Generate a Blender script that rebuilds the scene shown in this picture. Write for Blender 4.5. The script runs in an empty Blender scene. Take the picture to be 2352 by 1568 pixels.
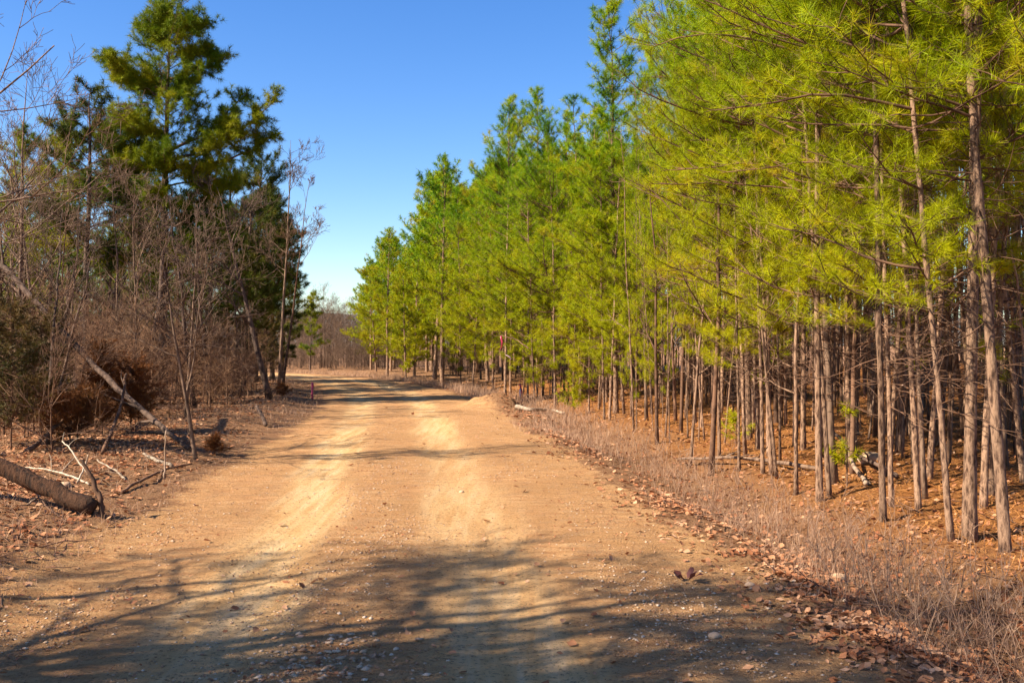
import bpy, math, random
import numpy as np
from mathutils import Vector

sc = bpy.context.scene
COL = sc.collection
R = math.radians
# ------------------------------------------------------------------ camera
CAM_H = 1.6
FPX = 2287.0            # focal length in pixels of a 2352 px wide frame (35 mm on 36 mm)
cd = bpy.data.cameras.new("camera"); cam = bpy.data.objects.new("camera", cd)
COL.objects.link(cam); sc.camera = cam
cd.lens = 35.0; cd.sensor_width = 36.0; cd.clip_start = 0.05; cd.clip_end = 6000
cam.location = (0, 0, CAM_H); cam.rotation_euler = (R(90.15), 0, 0)
# ------------------------------------------------------------------ light
SUN_EL = R(39.0)
SUN_AZ = math.atan2(-0.40, -1.0)          # towards the sun, in the ground plane (left, a little behind)
sdir = Vector((math.cos(SUN_EL)*math.cos(SUN_AZ), math.cos(SUN_EL)*math.sin(SUN_AZ), math.sin(SUN_EL)))
w = bpy.data.worlds.new("World"); sc.world = w; w.use_nodes = True
nt = w.node_tree; nt.nodes.clear()
sky = nt.nodes.new("ShaderNodeTexSky"); sky.sky_type = 'NISHITA'; sky.sun_disc = False
sky.sun_elevation = SUN_EL; sky.sun_rotation = math.atan2(sdir.x, sdir.y)
sky.altitude = 200; sky.air_density = 1.0; sky.dust_density = 0.5; sky.ozone_density = 2.6
hs = nt.nodes.new("ShaderNodeHueSaturation"); hs.inputs['Hue'].default_value = 0.512; hs.inputs['Saturation'].default_value = 1.33
bg = nt.nodes.new("ShaderNodeBackground"); bg.inputs[1].default_value = 0.082
wo = nt.nodes.new("ShaderNodeOutputWorld")
nt.links.new(sky.outputs[0], hs.inputs['Color']); nt.links.new(hs.outputs[0], bg.inputs[0]); nt.links.new(bg.outputs[0], wo.inputs[0])
ld = bpy.data.lights.new("sun", 'SUN'); sun = bpy.data.objects.new("sun", ld); COL.objects.link(sun)
ld.energy = 5.0; ld.angle = R(0.45); ld.color = (1.0, 0.885, 0.71)
sun.rotation_euler = sdir.to_track_quat('Z', 'Y').to_euler()
sun.location = (-30, -12, 30)
vs = sc.view_settings
vs.view_transform = 'Standard'; vs.look = 'None'; vs.gamma = 1.0; vs.exposure = 1.42
try:
    sc.cycles.max_bounces = 6; sc.cycles.diffuse_bounces = 3; sc.cycles.glossy_bounces = 1
    sc.cycles.transmission_bounces = 3; sc.cycles.transparent_max_bounces = 4
    sc.cycles.sample_clamp_indirect = 4.0
except Exception: pass

# ------------------------------------------------------------------ numpy helpers
rng = np.random.default_rng(11)
_H = np.random.default_rng(5).random((256, 256))
def vnoise(x, y):
    x = np.asarray(x, float); y = np.asarray(y, float)
    xi = np.floor(x).astype(int); yi = np.floor(y).astype(int)
    fx = x-xi; fy = y-yi; fx = fx*fx*(3-2*fx); fy = fy*fy*(3-2*fy)
    a = _H[xi & 255, yi & 255]; b = _H[(xi+1) & 255, yi & 255]
    c = _H[xi & 255, (yi+1) & 255]; d = _H[(xi+1) & 255, (yi+1) & 255]
    return (a*(1-fx)+b*fx)*(1-fy)+(c*(1-fx)+d*fx)*fy
def fbm(x, y, o=4):
    s = 0; a = .5; t = 0
    for k in range(o):
        s = s+a*vnoise(x*2**k+17.3*k, y*2**k+9.1*k); t += a; a *= .5
    return s/t-.5
def sstep(a, b, x):
    t = np.clip((x-a)/(b-a), 0, 1); return t*t*(3-2*t)
_cy = np.array([-60, 0, 4.7, 8.9, 16, 25, 31, 36, 41, 45, 49, 52, 55, 58, 61, 64, 68, 74, 2000.])
_cx = np.array([5.6, 0, -.42, -.85, -1.6, -2.65, -3.6, -4.8, -6.2, -7.9, -9.9, -12, -14.6, -18, -23, -31, -50, -90, -90.])
_dy = np.linspace(-60, 200, 2601)
_dc = np.convolve(np.pad(np.interp(_dy, _cy, _cx), 30, mode='edge'), np.ones(61)/61, 'valid')
_dd = np.gradient(_dc, _dy)
def road_u(x, y):
    return (x-np.interp(y, _dy, _dc))/np.sqrt(1+np.interp(y, _dy, _dd)**2)
def ground_z(x, y):
    x = np.asarray(x, float); y = np.asarray(y, float)
    u = road_u(x, y)
    z = 0.006*fbm(x*.8, y*.8)
    for c, d_ in ((-1.1, .02), (.5, .022)):
        z = z-d_*np.exp(-((u-c)/.3)**2)
    z = z-.02*sstep(1.6, 2.3, np.abs(u))
    lf = sstep(2.2, 3.6, -u); z = z+lf*(.12+.22*fbm(x*.35, y*.35, 3)+.07*fbm(x*2, y*2))
    rt = sstep(2.3, 3.0, u)
    z = z+rt*.12*fbm(x*1.4, y*1.4)-.22*np.exp(-((u-3.5)/.75)**2)*rt
    nearf = sstep(62, 36, y)
    z = z+(sstep(4.2, 9, u)*.30+np.clip(u-9, 0, 60)*.05)*nearf
    z = z-np.clip(-u-8, 0, 30)*.015
    z = z-np.clip(y-68, 0, 150)*.03*sstep(10, -10, u)
    # heap of scraped earth on the right shoulder
    m = np.exp(-(((x+.35)/.75)**2+((y-25.6)/1.1)**2)); z = z+m*(.34+.45*fbm(x*4, y*4))
    m = np.exp(-(((x-.55)/.5)**2+((y-23)/1.2)**2)); z = z+m*(.12+.2*fbm(x*4, y*4))
    return z
def at(px, row):
    """ground point whose foot shows at (px,row) of the 2352x1568 frame"""
    Y = 1.6*FPX/max(row-790, 12)
    for _ in range(12):
        z = float(ground_z((px-1176)/FPX*Y, Y)); Y = .5*Y+.5*(CAM_H-z)*FPX/max(row-790, 12)
    return ((px-1176)/FPX*Y, Y)

class Geo:
    def __init__(s): s.v = []; s.f = []; s.n = 0; s.m = []
    def add(s, v, f):
        s.v.append(np.asarray(v, np.float32)); s.f.append(np.asarray(f, np.int64)+s.n); s.n += len(v)
    def mesh(s, name, mat, smooth=True):
        me = bpy.data.meshes.new(name)
        v = np.concatenate(s.v) if s.v else np.zeros((0, 3), np.float32)
        me.vertices.add(len(v)); me.vertices.foreach_set("co", v.ravel())
        ls = []; st = []; c = 0
        for f in s.f:
            k = f.shape[1]; ls.append(f.ravel()); st.append(np.arange(len(f))*k+c); c += f.size
        if ls:
            ls = np.concatenate(ls).astype(np.int32); st = np.concatenate(st).astype(np.int32)
            me.loops.add(len(ls)); me.loops.foreach_set("vertex_index", ls)
            me.polygons.add(len(st)); me.polygons.foreach_set("loop_start", st)
            if smooth: me.polygons.foreach_set("use_smooth", np.ones(len(st), bool))
        me.update(calc_edges=True)
        if mat: me.materials.append(mat)
        return me

class Tubes:
    """many tapered tubes, built together"""
    def __init__(s): s.b = {}
    def add(s, P, r, sides=4):
        s.b.setdefault((len(P), sides), []).append((np.asarray(P, float), np.asarray(r, float)))
    def into(s, g, rough=0, seed=0):
        rg = np.random.default_rng(seed)
        for (n, k), L in s.b.items():
            P = np.stack([a for a, _ in L]); r = np.stack([b for _, b in L]); M = len(L)
            T = np.gradient(P, axis=1); T /= np.linalg.norm(T, axis=2, keepdims=True)+1e-9
            ref = np.where(np.abs(T.mean(1)[:, 2:3]) > .8, np.array([[1., 0, 0]]), np.array([[0, 0, 1.]]))[:, None, :]
            A = np.cross(T, np.broadcast_to(ref, T.shape)); A /= np.linalg.norm(A, axis=2, keepdims=True)+1e-9
            B = np.cross(T, A)
            th = np.arange(k)*2*np.pi/k
            rr = r[:, :, None]*(1+rough*rg.normal(size=(M, n, k))) if rough else np.repeat(r[:, :, None], k, 2)
            V = P[:, :, None, :]+rr[..., None]*(np.cos(th)[None, None, :, None]*A[:, :, None, :]+np.sin(th)[None, None, :, None]*B[:, :, None, :])
            i, j = np.meshgrid(np.arange(n-1), np.arange(k), indexing='ij')
            q = np.stack([i*k+j, i*k+(j+1) % k, (i+1)*k+(j+1) % k, (i+1)*k+j], -1).reshape(-1, 4)
            F = (q[None]+(np.arange(M)*n*k)[:, None, None]).reshape(-1, 4)
            g.add(V.reshape(-1, 3), F)
            # end caps for stout ones
            if k >= 6:
                c0 = (np.arange(M)*n*k)[:, None]+np.arange(k)[None, ::-1]; c1 = (np.arange(M)*n*k+(n-1)*k)[:, None]+np.arange(k)[None]
                g.n -= M*n*k; g.f.append((c0+g.n).astype(np.int64)); g.f.append((c1+g.n).astype(np.int64)); g.n += M*n*k
        return g

def unit(v): return v/(np.linalg.norm(v, axis=-1, keepdims=True)+1e-9)

def needles(pos, dr, N, ln, wd, rg, spread=.16, droop=.08, th=(15, 98)):
    """triangle needles round every twig tip"""
    M = len(pos)
    if M == 0: return np.zeros((0, 3)), np.zeros((0, 3), int)
    p = np.repeat(pos, N, 0); d = np.repeat(dr, N, 0)
    q = unit(np.cross(d, unit(rg.normal(size=d.shape))))
    a = np.radians(rg.uniform(th[0], th[1], len(p)))[:, None]
    nd = unit(d*np.cos(a)+q*np.sin(a)+np.array([0, 0, -droop]))
    o = p-d*(rg.random(len(p))**1.3*spread)[:, None]
    L = (ln*rg.uniform(.7, 1.12, len(p)))[:, None]
    s = unit(np.cross(nd, rg.normal(size=nd.shape)))*wd*.5
    V = np.stack([o-s, o+s, o+nd*L], 1).reshape(-1, 3)
    return V, np.arange(len(V)).reshape(-1, 3)

# ------------------------------------------------------------------ materials
def new_mat(name):
    m = bpy.data.materials.new(name); m.use_nodes = True
    t = m.node_tree; t.nodes.clear(); return m, t
def N(t, typ, **kw):
    n = t.nodes.new(typ)
    for k, v in kw.items():
        if k.startswith('i_'):
            key = k[2:]; key = int(key) if key.isdigit() else key.replace('_', ' ')
            n.inputs[key].default_value = v
        else: setattr(n, k, v)
    return n
def ramp(t, src, stops):
    r = t.nodes.new("ShaderNodeValToRGB"); t.links.new(src, r.inputs[0])
    e = r.color_ramp.elements
    while len(e) < len(stops): e.new(.5)
    for k, (p, c) in enumerate(stops):
        e[k].position = p; e[k].color = (*c, 1) if len(c) == 3 else c
    return r.outputs[0]
def mixc(t, f, a, b, mode='MIX'):
    m = t.nodes.new("ShaderNodeMix"); m.data_type = 'RGBA'; m.blend_type = mode
    for s, v in ((0, f), (6, a), (7, b)):
        if hasattr(v, 'links'): t.links.new(v, m.inputs[s])
        elif isinstance(v, (int, float)): m.inputs[s].default_value = v
        else: m.inputs[s].default_value = (*v, 1)
    return m.outputs[2]

def foliage_mat(name, cols, trans=.35, hue_noise=1.1, rough=.5, zmix=None):
    m, t = new_mat(name)
    geo = N(t, "ShaderNodeNewGeometry"); oi = N(t, "ShaderNodeObjectInfo")
    tc = N(t, "ShaderNodeTexCoord")
    ns = N(t, "ShaderNodeTexNoise", i_Scale=hue_noise, i_Detail=2.0); t.links.new(tc.outputs['Object'], ns.inputs['Vector'])
    add = N(t, "ShaderNodeMath", operation='MULTIPLY_ADD'); add.inputs[1].default_value = .36
    t.links.new(geo.outputs['Random Per Island'], add.inputs[0])
    mr = N(t, "ShaderNodeMapRange", i_1=.34, i_2=.66, i_3=0, i_4=.55); t.links.new(ns.outputs[0], mr.inputs[0])
    t.links.new(mr.outputs[0], add.inputs[2])
    ad2 = N(t, "ShaderNodeMath", operation='MULTIPLY_ADD'); ad2.inputs[1].default_value = .24
    t.links.new(oi.outputs['Random'], ad2.inputs[0]); t.links.new(add.outputs[0], ad2.inputs[2])
    c = ramp(t, ad2.outputs[0], [(i/(len(cols)-1), cc) for i, cc in enumerate(cols)])
    if zmix:
        sp = N(t, "ShaderNodeSeparateXYZ"); t.links.new(geo.outputs['Position'], sp.inputs[0])
        zr = N(t, "ShaderNodeMapRange", i_1=zmix[0], i_2=zmix[1], i_3=1, i_4=0); t.links.new(sp.outputs[2], zr.inputs[0])
        c = mixc(t, zr.outputs[0], c, mixc(t, .6, c, zmix[2]))
    b = N(t, "ShaderNodeBsdfPrincipled", i_Roughness=rough); b.inputs['Specular IOR Level'].default_value = .12
    t.links.new(c, b.inputs['Base Color'])
    tr = N(t, "ShaderNodeBsdfTranslucent"); t.links.new(c, tr.inputs[0])
    mx = N(t, "ShaderNodeMixShader"); mx.inputs[0].default_value = trans
    t.links.new(b.outputs[0], mx.inputs[1]); t.links.new(tr.outputs[0], mx.inputs[2])
    o = N(t, "ShaderNodeOutputMaterial"); t.links.new(mx.outputs[0], o.inputs[0])
    return m

def bark_mat(name, dark, mid, light, zs=.22, scale=14, bump=.5):
    m, t = new_mat(name)
    tc = N(t, "ShaderNodeTexCoord"); oi = N(t, "ShaderNodeObjectInfo")
    mp = N(t, "ShaderNodeMapping"); mp.inputs['Scale'].default_value = (1, 1, zs)
    t.links.new(tc.outputs['Object'], mp.inputs[0])
    n1 = N(t, "ShaderNodeTexNoise", i_Scale=float(scale*2), i_Detail=5.0, i_Roughness=.7); t.links.new(mp.outputs[0], n1.inputs['Vector'])
    v1 = N(t, "ShaderNodeTexVoronoi", i_Scale=float(scale)); t.links.new(mp.outputs[0], v1.inputs['Vector'])
    mu = N(t, "ShaderNodeMath", operation='MULTIPLY_ADD'); mu.inputs[1].default_value = .55
    t.links.new(v1.outputs['Distance'], mu.inputs[0]); t.links.new(n1.outputs[0], mu.inputs[2])
    c = ramp(t, mu.outputs[0], [(.42, dark), (.62, mid), (.86, light)])
    n2 = N(t, "ShaderNodeTexNoise", i_Scale=1.3); t.links.new(tc.outputs['Object'], n2.inputs['Vector'])
    c = mixc(t, n2.outputs[0], c, mixc(t, .5, c, (.10, .075, .055)))
    # every tree a little lighter or darker
    mr = N(t, "ShaderNodeMapRange", i_3=.75, i_4=1.3); t.links.new(oi.outputs['Random'], mr.inputs[0])
    cc = N(t, "ShaderNodeVectorMath", operation='SCALE'); t.links.new(c, cc.inputs[0]); t.links.new(mr.outputs[0], cc.inputs['Scale'])
    b = N(t, "ShaderNodeBsdfPrincipled", i_Roughness=.9); b.inputs['Specular IOR Level'].default_value = .15
    t.links.new(cc.outputs[0], b.inputs['Base Color'])
    bp = N(t, "ShaderNodeBump"); bp.inputs['Strength'].default_value = bump; bp.inputs['Distance'].default_value = .02
    t.links.new(mu.outputs[0], bp.inputs['Height']); t.links.new(bp.outputs[0], b.inputs['Normal'])
    o = N(t, "ShaderNodeOutputMaterial"); t.links.new(b.outputs[0], o.inputs[0])
    return m

NEED = foliage_mat("pine_needles", [(.016, .045, .003), (.060, .150, .002), (.17, .31, .002), (.40, .43, .003), (.30, .19, .010)], .30, 1.5, .55, (1.0, 6.5, (.50, .40, .003)))
NEEDF = foliage_mat("pine_needles_mid_green", [(.014, .046, .003), (.062, .150, .002), (.16, .30, .002), (.40, .42, .003), (.28, .18, .010)], .28, 1.2, .45, (1.0, 7.0, (.42, .36, .004)))
NEEDL = foliage_mat("pine_needles_older", [(.030, .075, .005), (.105, .160, .005), (.25, .265, .006), (.40, .33, .010)], .25, .8, .55)
NEEDD = foliage_mat("pine_needles_shade", [(.016, .032, .006), (.042, .064, .007), (.085, .100, .008), (.15, .12, .012)], .25, 1.2, .6)  # darker needle copy: shade inside the left wood is put into the colour
BROWN = foliage_mat("dead_foliage", [(.07, .022, .008), (.14, .048, .014), (.22, .085, .025), (.08, .045, .018)], .25, 1.5)
CEDAR = foliage_mat("cedar_foliage", [(.02, .028, .008), (.055, .055, .012), (.12, .08, .022), (.18, .095, .03)], .2, 1.2)
LEAF = foliage_mat("dry_leaves", [(.12, .035, .014), (.28, .105, .045), (.43, .21, .105), (.58, .35, .21)], .15, 2.5, .7)
STRAW = foliage_mat("pine_straw", [(.22, .07, .02), (.36, .14, .035), (.48, .22, .07), (.30, .12, .04)], .1, 2.0, .7)
GRASS = foliage_mat("dry_grass", [(.20, .095, .055), (.37, .215, .135), (.52, .335, .22), (.30, .165, .08)], .3, 1.2, .7)
GREENG = foliage_mat("low_green", [(.05, .09, .01), (.12, .15, .02), (.22, .17, .04)], .3, 1.5, .6)
BARK = bark_mat("pine_bark", (.015, .007, .004), (.095, .046, .028), (.35, .21, .13), .30, 30, .9)
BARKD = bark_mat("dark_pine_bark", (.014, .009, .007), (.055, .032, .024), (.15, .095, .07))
TWIG = bark_mat("twig_bark", (.022, .009, .005), (.068, .030, .017), (.175, .088, .050), 1, 6, .2)
GREY = bark_mat("grey_hardwood_bark", (.022, .012, .008), (.070, .038, .025), (.21, .13, .085), .3, 16, .5)
PALE = bark_mat("pale_thin_bark", (.06, .032, .018), (.19, .115, .068), (.38, .27, .19), .3, 10, .3)
BLEACH = bark_mat("bleached_wood", (.14, .09, .055), (.30, .215, .145), (.48, .38, .28), .3, 9, .3)
ROT = bark_mat("rotten_red_wood", (.008, .004, .003), (.032, .013, .007), (.09, .036, .016), .25, 22, .9)

def simple_mat(name, col, rough=.6, trans=0):
    m, t = new_mat(name)
    tc = N(t, "ShaderNodeTexCoord"); ns = N(t, "ShaderNodeTexNoise", i_Scale=25.0); t.links.new(tc.outputs['Object'], ns.inputs['Vector'])
    c = mixc(t, ns.outputs[0], [x*.75 for x in col], [min(1, x*1.15) for x in col])
    b = N(t, "ShaderNodeBsdfPrincipled", i_Roughness=rough); t.links.new(c, b.inputs['Base Color'])
    o = N(t, "ShaderNodeOutputMaterial")
    if trans:
        tr = N(t, "ShaderNodeBsdfTranslucent"); t.links.new(c, tr.inputs[0])
        mx = N(t, "ShaderNodeMixShader"); mx.inputs[0].default_value = trans
        t.links.new(b.outputs[0], mx.inputs[1]); t.links.new(tr.outputs[0], mx.inputs[2]); t.links.new(mx.outputs[0], o.inputs[0])
    else: t.links.new(b.outputs[0], o.inputs[0])
    return m
PINK = simple_mat("pink_flagging", (.85, .10, .22), .35, .3)
PINKW = simple_mat("faded_flagging", (.88, .62, .70), .35, .3)

def stone_mat():
    m, t = new_mat("gravel_stone")
    geo = N(t, "ShaderNodeNewGeometry"); tc = N(t, "ShaderNodeTexCoord")
    c = ramp(t, geo.outputs['Random Per Island'], [(0, (.24, .12, .06)), (.35, (.40, .24, .13)), (.7, (.54, .37, .23)), (1, (.60, .48, .36))])
    ns = N(t, "ShaderNodeTexNoise", i_Scale=40.0, i_Detail=4.0); t.links.new(tc.outputs['Object'], ns.inputs['Vector'])
    c = mixc(t, ns.outputs[0], mixc(t, .4, c, (.3, .16, .08)), c)
    b = N(t, "ShaderNodeBsdfPrincipled", i_Roughness=.85); t.links.new(c, b.inputs['Base Color'])
    bp = N(t, "ShaderNodeBump", i_Strength=.3, i_Distance=.005); t.links.new(ns.outputs[0], bp.inputs['Height']); t.links.new(bp.outputs[0], b.inputs['Normal'])
    o = N(t, "ShaderNodeOutputMaterial"); t.links.new(b.outputs[0], o.inputs[0]); return m
STONE = stone_mat()

def ground_mat():
    m, t = new_mat("earth")
    at_ = N(t, "ShaderNodeAttribute", attribute_name="mask"); sp = N(t, "ShaderNodeSeparateColor"); t.links.new(at_.outputs['Color'], sp.inputs[0])
    road, track, pine = sp.outputs[0], sp.outputs[1], sp.outputs[2]
    g = N(t, "ShaderNodeNewGeometry"); P = g.outputs['Position']
    def noise(s, d=6.0, r=.6, sc_=None):
        n = N(t, "ShaderNodeTexNoise", i_Scale=float(s), i_Detail=d, i_Roughness=r)
        if sc_:
            mp = N(t, "ShaderNodeMapping"); mp.inputs['Scale'].default_value = sc_; t.links.new(P, mp.inputs[0]); t.links.new(mp.outputs[0], n.inputs['Vector'])
        else: t.links.new(P, n.inputs['Vector'])
        return n.outputs[0]
    big = noise(.7, 4); midn = noise(4, 6, .7); fine = noise(38, 6, .75); strk = noise(3.0, 5, .65, (1.0, 3.2, 1)); vf = noise(140, 3, .8)
    # compacted clay
    clay = ramp(t, strk, [(.30, (.46, .205, .080)), (.5, (.65, .345, .140)), (.72, (.82, .52, .255))])
    clay = mixc(t, ramp(t, big, [(.4, (0, 0, 0)), (.65, (.7, .7, .7))]), clay, (.50, .265, .10))
    clay = mixc(t, ramp(t, midn, [(.5, (0, 0, 0)), (.72, (.8, .8, .8))]), clay, (.42, .24, .12))
    vv = N(t, "ShaderNodeTexVoronoi", i_Scale=55.0); t.links.new(P, vv.inputs['Vector'])
    peb = ramp(t, vv.outputs['Distance'], [(.1, (1, 1, 1)), (.3, (0, 0, 0))])
    pebm = mixc(t, 1.0, peb, ramp(t, midn, [(.42, (0, 0, 0)), (.6, (1, 1, 1))]), 'MULTIPLY')
    vc = ramp(t, vv.outputs['Color'], [(.1, (.34, .19, .10)), (.5, (.60, .44, .30)), (.9, (.75, .62, .48))])
    grav = mixc(t, pebm, clay, vc)
    grav = mixc(t, .25, grav, (.36, .20, .11))
    lng = noise(2.0, 5, .65, (3.2, .30, 1))
    smooth = ramp(t, lng, [(.36, (.70, .39, .155)), (.5, (.83, .52, .24)), (.64, (.90, .63, .34))])
    roadc = mixc(t, track, grav, mixc(t, .92, grav, smooth))
    roadc = mixc(t, ramp(t, fine, [(.38, (1, 1, 1)), (.47, (0, 0, 0))]), roadc, mixc(t, .7, roadc, (.16, .07, .03)))
    # leaf-mould verge
    vg = ramp(t, fine, [(.32, (.08, .034, .015)), (.5, (.26, .125, .058)), (.68, (.48, .27, .15))])
    vg = mixc(t, ramp(t, midn, [(.4, (0, 0, 0)), (.65, (.6, .6, .6))]), vg, (.36, .21, .11))
    ps = ramp(t, noise(26, 6, .75, (1, .5, 1)), [(.32, (.13, .045, .015)), (.5, (.34, .135, .038)), (.68, (.50, .25, .09))])
    off = mixc(t, pine, vg, ps)
    # ragged border
    ad = N(t, "ShaderNodeMath", operation='ADD'); t.links.new(road, ad.inputs[0])
    sb = N(t, "ShaderNodeMath", operation='MULTIPLY_ADD'); t.links.new(midn, sb.inputs[0]); sb.inputs[1].default_value = 1.4; sb.inputs[2].default_value = -.7
    t.links.new(sb.outputs[0], ad.inputs[1])
    edge = ramp(t, ad.outputs[0], [(.35, (0, 0, 0)), (.65, (1, 1, 1))])
    c = mixc(t, edge, off, roadc)
    b = N(t, "ShaderNodeBsdfPrincipled", i_Roughness=.95); b.inputs['Specular IOR Level'].default_value = .1
    t.links.new(c, b.inputs['Base Color'])
    h1 = N(t, "ShaderNodeMath", operation='MULTIPLY_ADD'); t.links.new(fine, h1.inputs[0]); h1.inputs[1].default_value = .8; t.links.new(strk, h1.inputs[2])
    h2 = N(t, "ShaderNodeMath", operation='MULTIPLY_ADD'); t.links.new(vf, h2.inputs[0]); h2.inputs[1].default_value = .3; t.links.new(h1.outputs[0], h2.inputs[2])
    h3 = N(t, "ShaderNodeMath", operation='MULTIPLY_ADD'); t.links.new(pebm, h3.inputs[0]); h3.inputs[1].default_value = .25; t.links.new(h2.outputs[0], h3.inputs[2])
    bp = N(t, "ShaderNodeBump", i_Strength=1.0, i_Distance=.06); t.links.new(h3.outputs[0], bp.inputs['Height']); t.links.new(bp.outputs[0], b.inputs['Normal'])
    o = N(t, "ShaderNodeOutputMaterial"); t.links.new(b.outputs[0], o.inputs[0]); return m
EARTH = ground_mat()

def hill_mat():
    m, t = new_mat("wooded_hillside")
    tc = N(t, "ShaderNodeTexCoord")
    n = N(t, "ShaderNodeTexNoise", i_Scale=.12, i_Detail=8.0, i_Roughness=.75); t.links.new(tc.outputs['Object'], n.inputs['Vector'])
    c = ramp(t, n.outputs[0], [(.3, (.05, .055, .045)), (.5, (.12, .11, .09)), (.7, (.20, .175, .14))])
    b = N(t, "ShaderNodeBsdfPrincipled", i_Roughness=1.0); t.links.new(c, b.inputs['Base Color'])
    bp = N(t, "ShaderNodeBump", i_Strength=1.0, i_Distance=4.0); t.links.new(n.outputs[0], bp.inputs['Height']); t.links.new(bp.outputs[0], b.inputs['Normal'])
    o = N(t, "ShaderNodeOutputMaterial"); t.links.new(b.outputs[0], o.inputs[0]); return m

# ------------------------------------------------------------------ objects
def tag(o, label=None, cat=None, group=None, kind=None):
    if label: o['label'] = label
    if cat: o['category'] = cat
    if group: o['group'] = group
    if kind: o['kind'] = kind
    return o
def link(name, me, parent=None):
    o = bpy.data.objects.new(name, me); COL.objects.link(o)
    if parent: o.parent = parent
    return o
def empty(name, x, y, z=None, rz=0, s=1.0, tilt=(0, 0)):
    o = bpy.data.objects.new(name, None); COL.objects.link(o)
    o.location = (x, y, float(ground_z(x, y)) if z is None else z); o.rotation_euler = (tilt[0], tilt[1], rz); o.scale = (s, s, s)
    o.empty_display_size = .2
    return o

# ------------------------------------------------------------------ ground and road
def build_ground():
    ys = [-26+.6*i for i in range(49)]; y = ys[-1]
    while y < 110: y += max(.02, .0062*y); ys.append(y)
    while y < 2600: y += .06*y; ys.append(y)
    ys = np.array(ys)
    v = list(np.arange(-5.2, 5.2, .028)); a = v[-1]
    while a < 75: a += .028+.07*(a-5.0); v.append(a)
    a = v[0]; L = []
    while a > -75: a -= .028+.07*(-a-5.0); L.append(a)
    v = np.array(L[::-1]+v)
    Yg, Vg = np.meshgrid(ys, v, indexing='ij')
    Xg = -0.085*np.minimum(np.maximum(Yg, 0), 60)+Vg*(1+np.maximum(Yg, 0)/9)
    u = road_u(Xg, Yg)
    Z = ground_z(Xg, Yg)
    fin = np.exp(-np.clip(Yg-14, 0, None)/14)
    wv = .12*fbm(Xg*0+3, Yg*.3, 2)+.25*fbm(Xg*2.5, Yg*.5, 2)
    tr = np.exp(-((u+1.1+wv)/.36)**4)+np.exp(-((u-.5+wv)/.38)**4)
    tr = tr*(.55+.45*sstep(-.2, .2, fbm(Xg*.8, Yg*.3, 3)))
    rough = .12+.85*(1-np.clip(tr, 0, 1))+sstep(2.0, 2.8, np.abs(u))*1.4
    Z = Z+fin*rough*(.012*fbm(Xg*6, Yg*6, 3)+.015*fbm(Xg*19, Yg*19, 2))
    hw = 2.35-.25*sstep(14, 24, Yg)-.25*sstep(28, 40, Yg)+.5*fbm(Xg*.6, Yg*.6, 3)+.25*fbm(Xg*3, Yg*3, 2)
    # the near left apron widens into the verge
    roadm = 1-sstep(-.45, .45, np.abs(u)-hw-.35*np.exp(-np.abs(Yg-7)/3)*(u < 0))
    pine = sstep(3.3, 5.2, u+1.2*fbm(Xg*.7, Yg*.7, 3))*sstep(48, 34, Yg)
    n, k = Xg.shape
    V = np.stack([Xg, Yg, Z], -1).reshape(-1, 3)
    i, j = np.meshgrid(np.arange(n-1), np.arange(k-1), indexing='ij')
    Q = np.stack([i*k+j, i*k+j+1, (i+1)*k+j+1, (i+1)*k+j], -1).reshape(-1, 4)
    rm = roadm.ravel(); isr = rm[Q].mean(1) > .5
    attr = np.stack([rm, np.clip(tr, 0, 1).ravel(), pine.ravel(), np.ones(n*k)], -1).astype(np.float32)
    for nm, sel in (("dirt_road", isr), ("ground", ~isr)):
        q = Q[sel]; used = np.unique(q); mp = np.zeros(n*k, np.int64); mp[used] = np.arange(len(used))
        g = Geo(); g.add(V[used], mp[q]); me = g.mesh(nm, EARTH)
        ca = me.color_attributes.new("mask", 'FLOAT_COLOR', 'POINT'); ca.data.foreach_set("color", attr[used].ravel())
        tag(link(nm, me), kind='structure')
build_ground()

def build_hill():
    x = np.linspace(-1500, 1200, 160); prof = np.linspace(0, 1, 24)
    X, T = np.meshgrid(x, prof, indexing='ij')
    top = 27+16*fbm(x/260., x*0+3, 4)+8*sstep(200, -900, x)+3*fbm(x/14., x*0+8, 2)
    Y = 760+T*420+20*fbm(X/90., T*5, 3)
    Z = -6+(top[:, None]+7)*np.sin(np.pi*.5*np.minimum(T*1.6, 1))+4*fbm(X/18., T*22, 3)*np.minimum(T*4, 1)
    n, k = X.shape; i, j = np.meshgrid(np.arange(n-1), np.arange(k-1), indexing='ij')
    Q = np.stack([i*k+j, (i+1)*k+j, (i+1)*k+j+1, i*k+j+1], -1).reshape(-1, 4)
    g = Geo(); g.add(np.stack([X, Y, Z], -1).reshape(-1, 3), Q)
    tag(link("hill", g.mesh("hill", hill_mat())), kind='structure')
build_hill()

# ------------------------------------------------------------------ pines
def curve_pts(p0, d0, L, n, rg, wob=.12, up=0.0):
    """a wandering polyline"""
    P = [np.array(p0, float)]; d = np.array(d0, float); s = L/(n-1)
    for _ in range(n-1):
        d = unit(d+rg.normal(size=3)*wob+np.array([0, 0, up])); P.append(P[-1]+d*s)
    return np.array(P)

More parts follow.
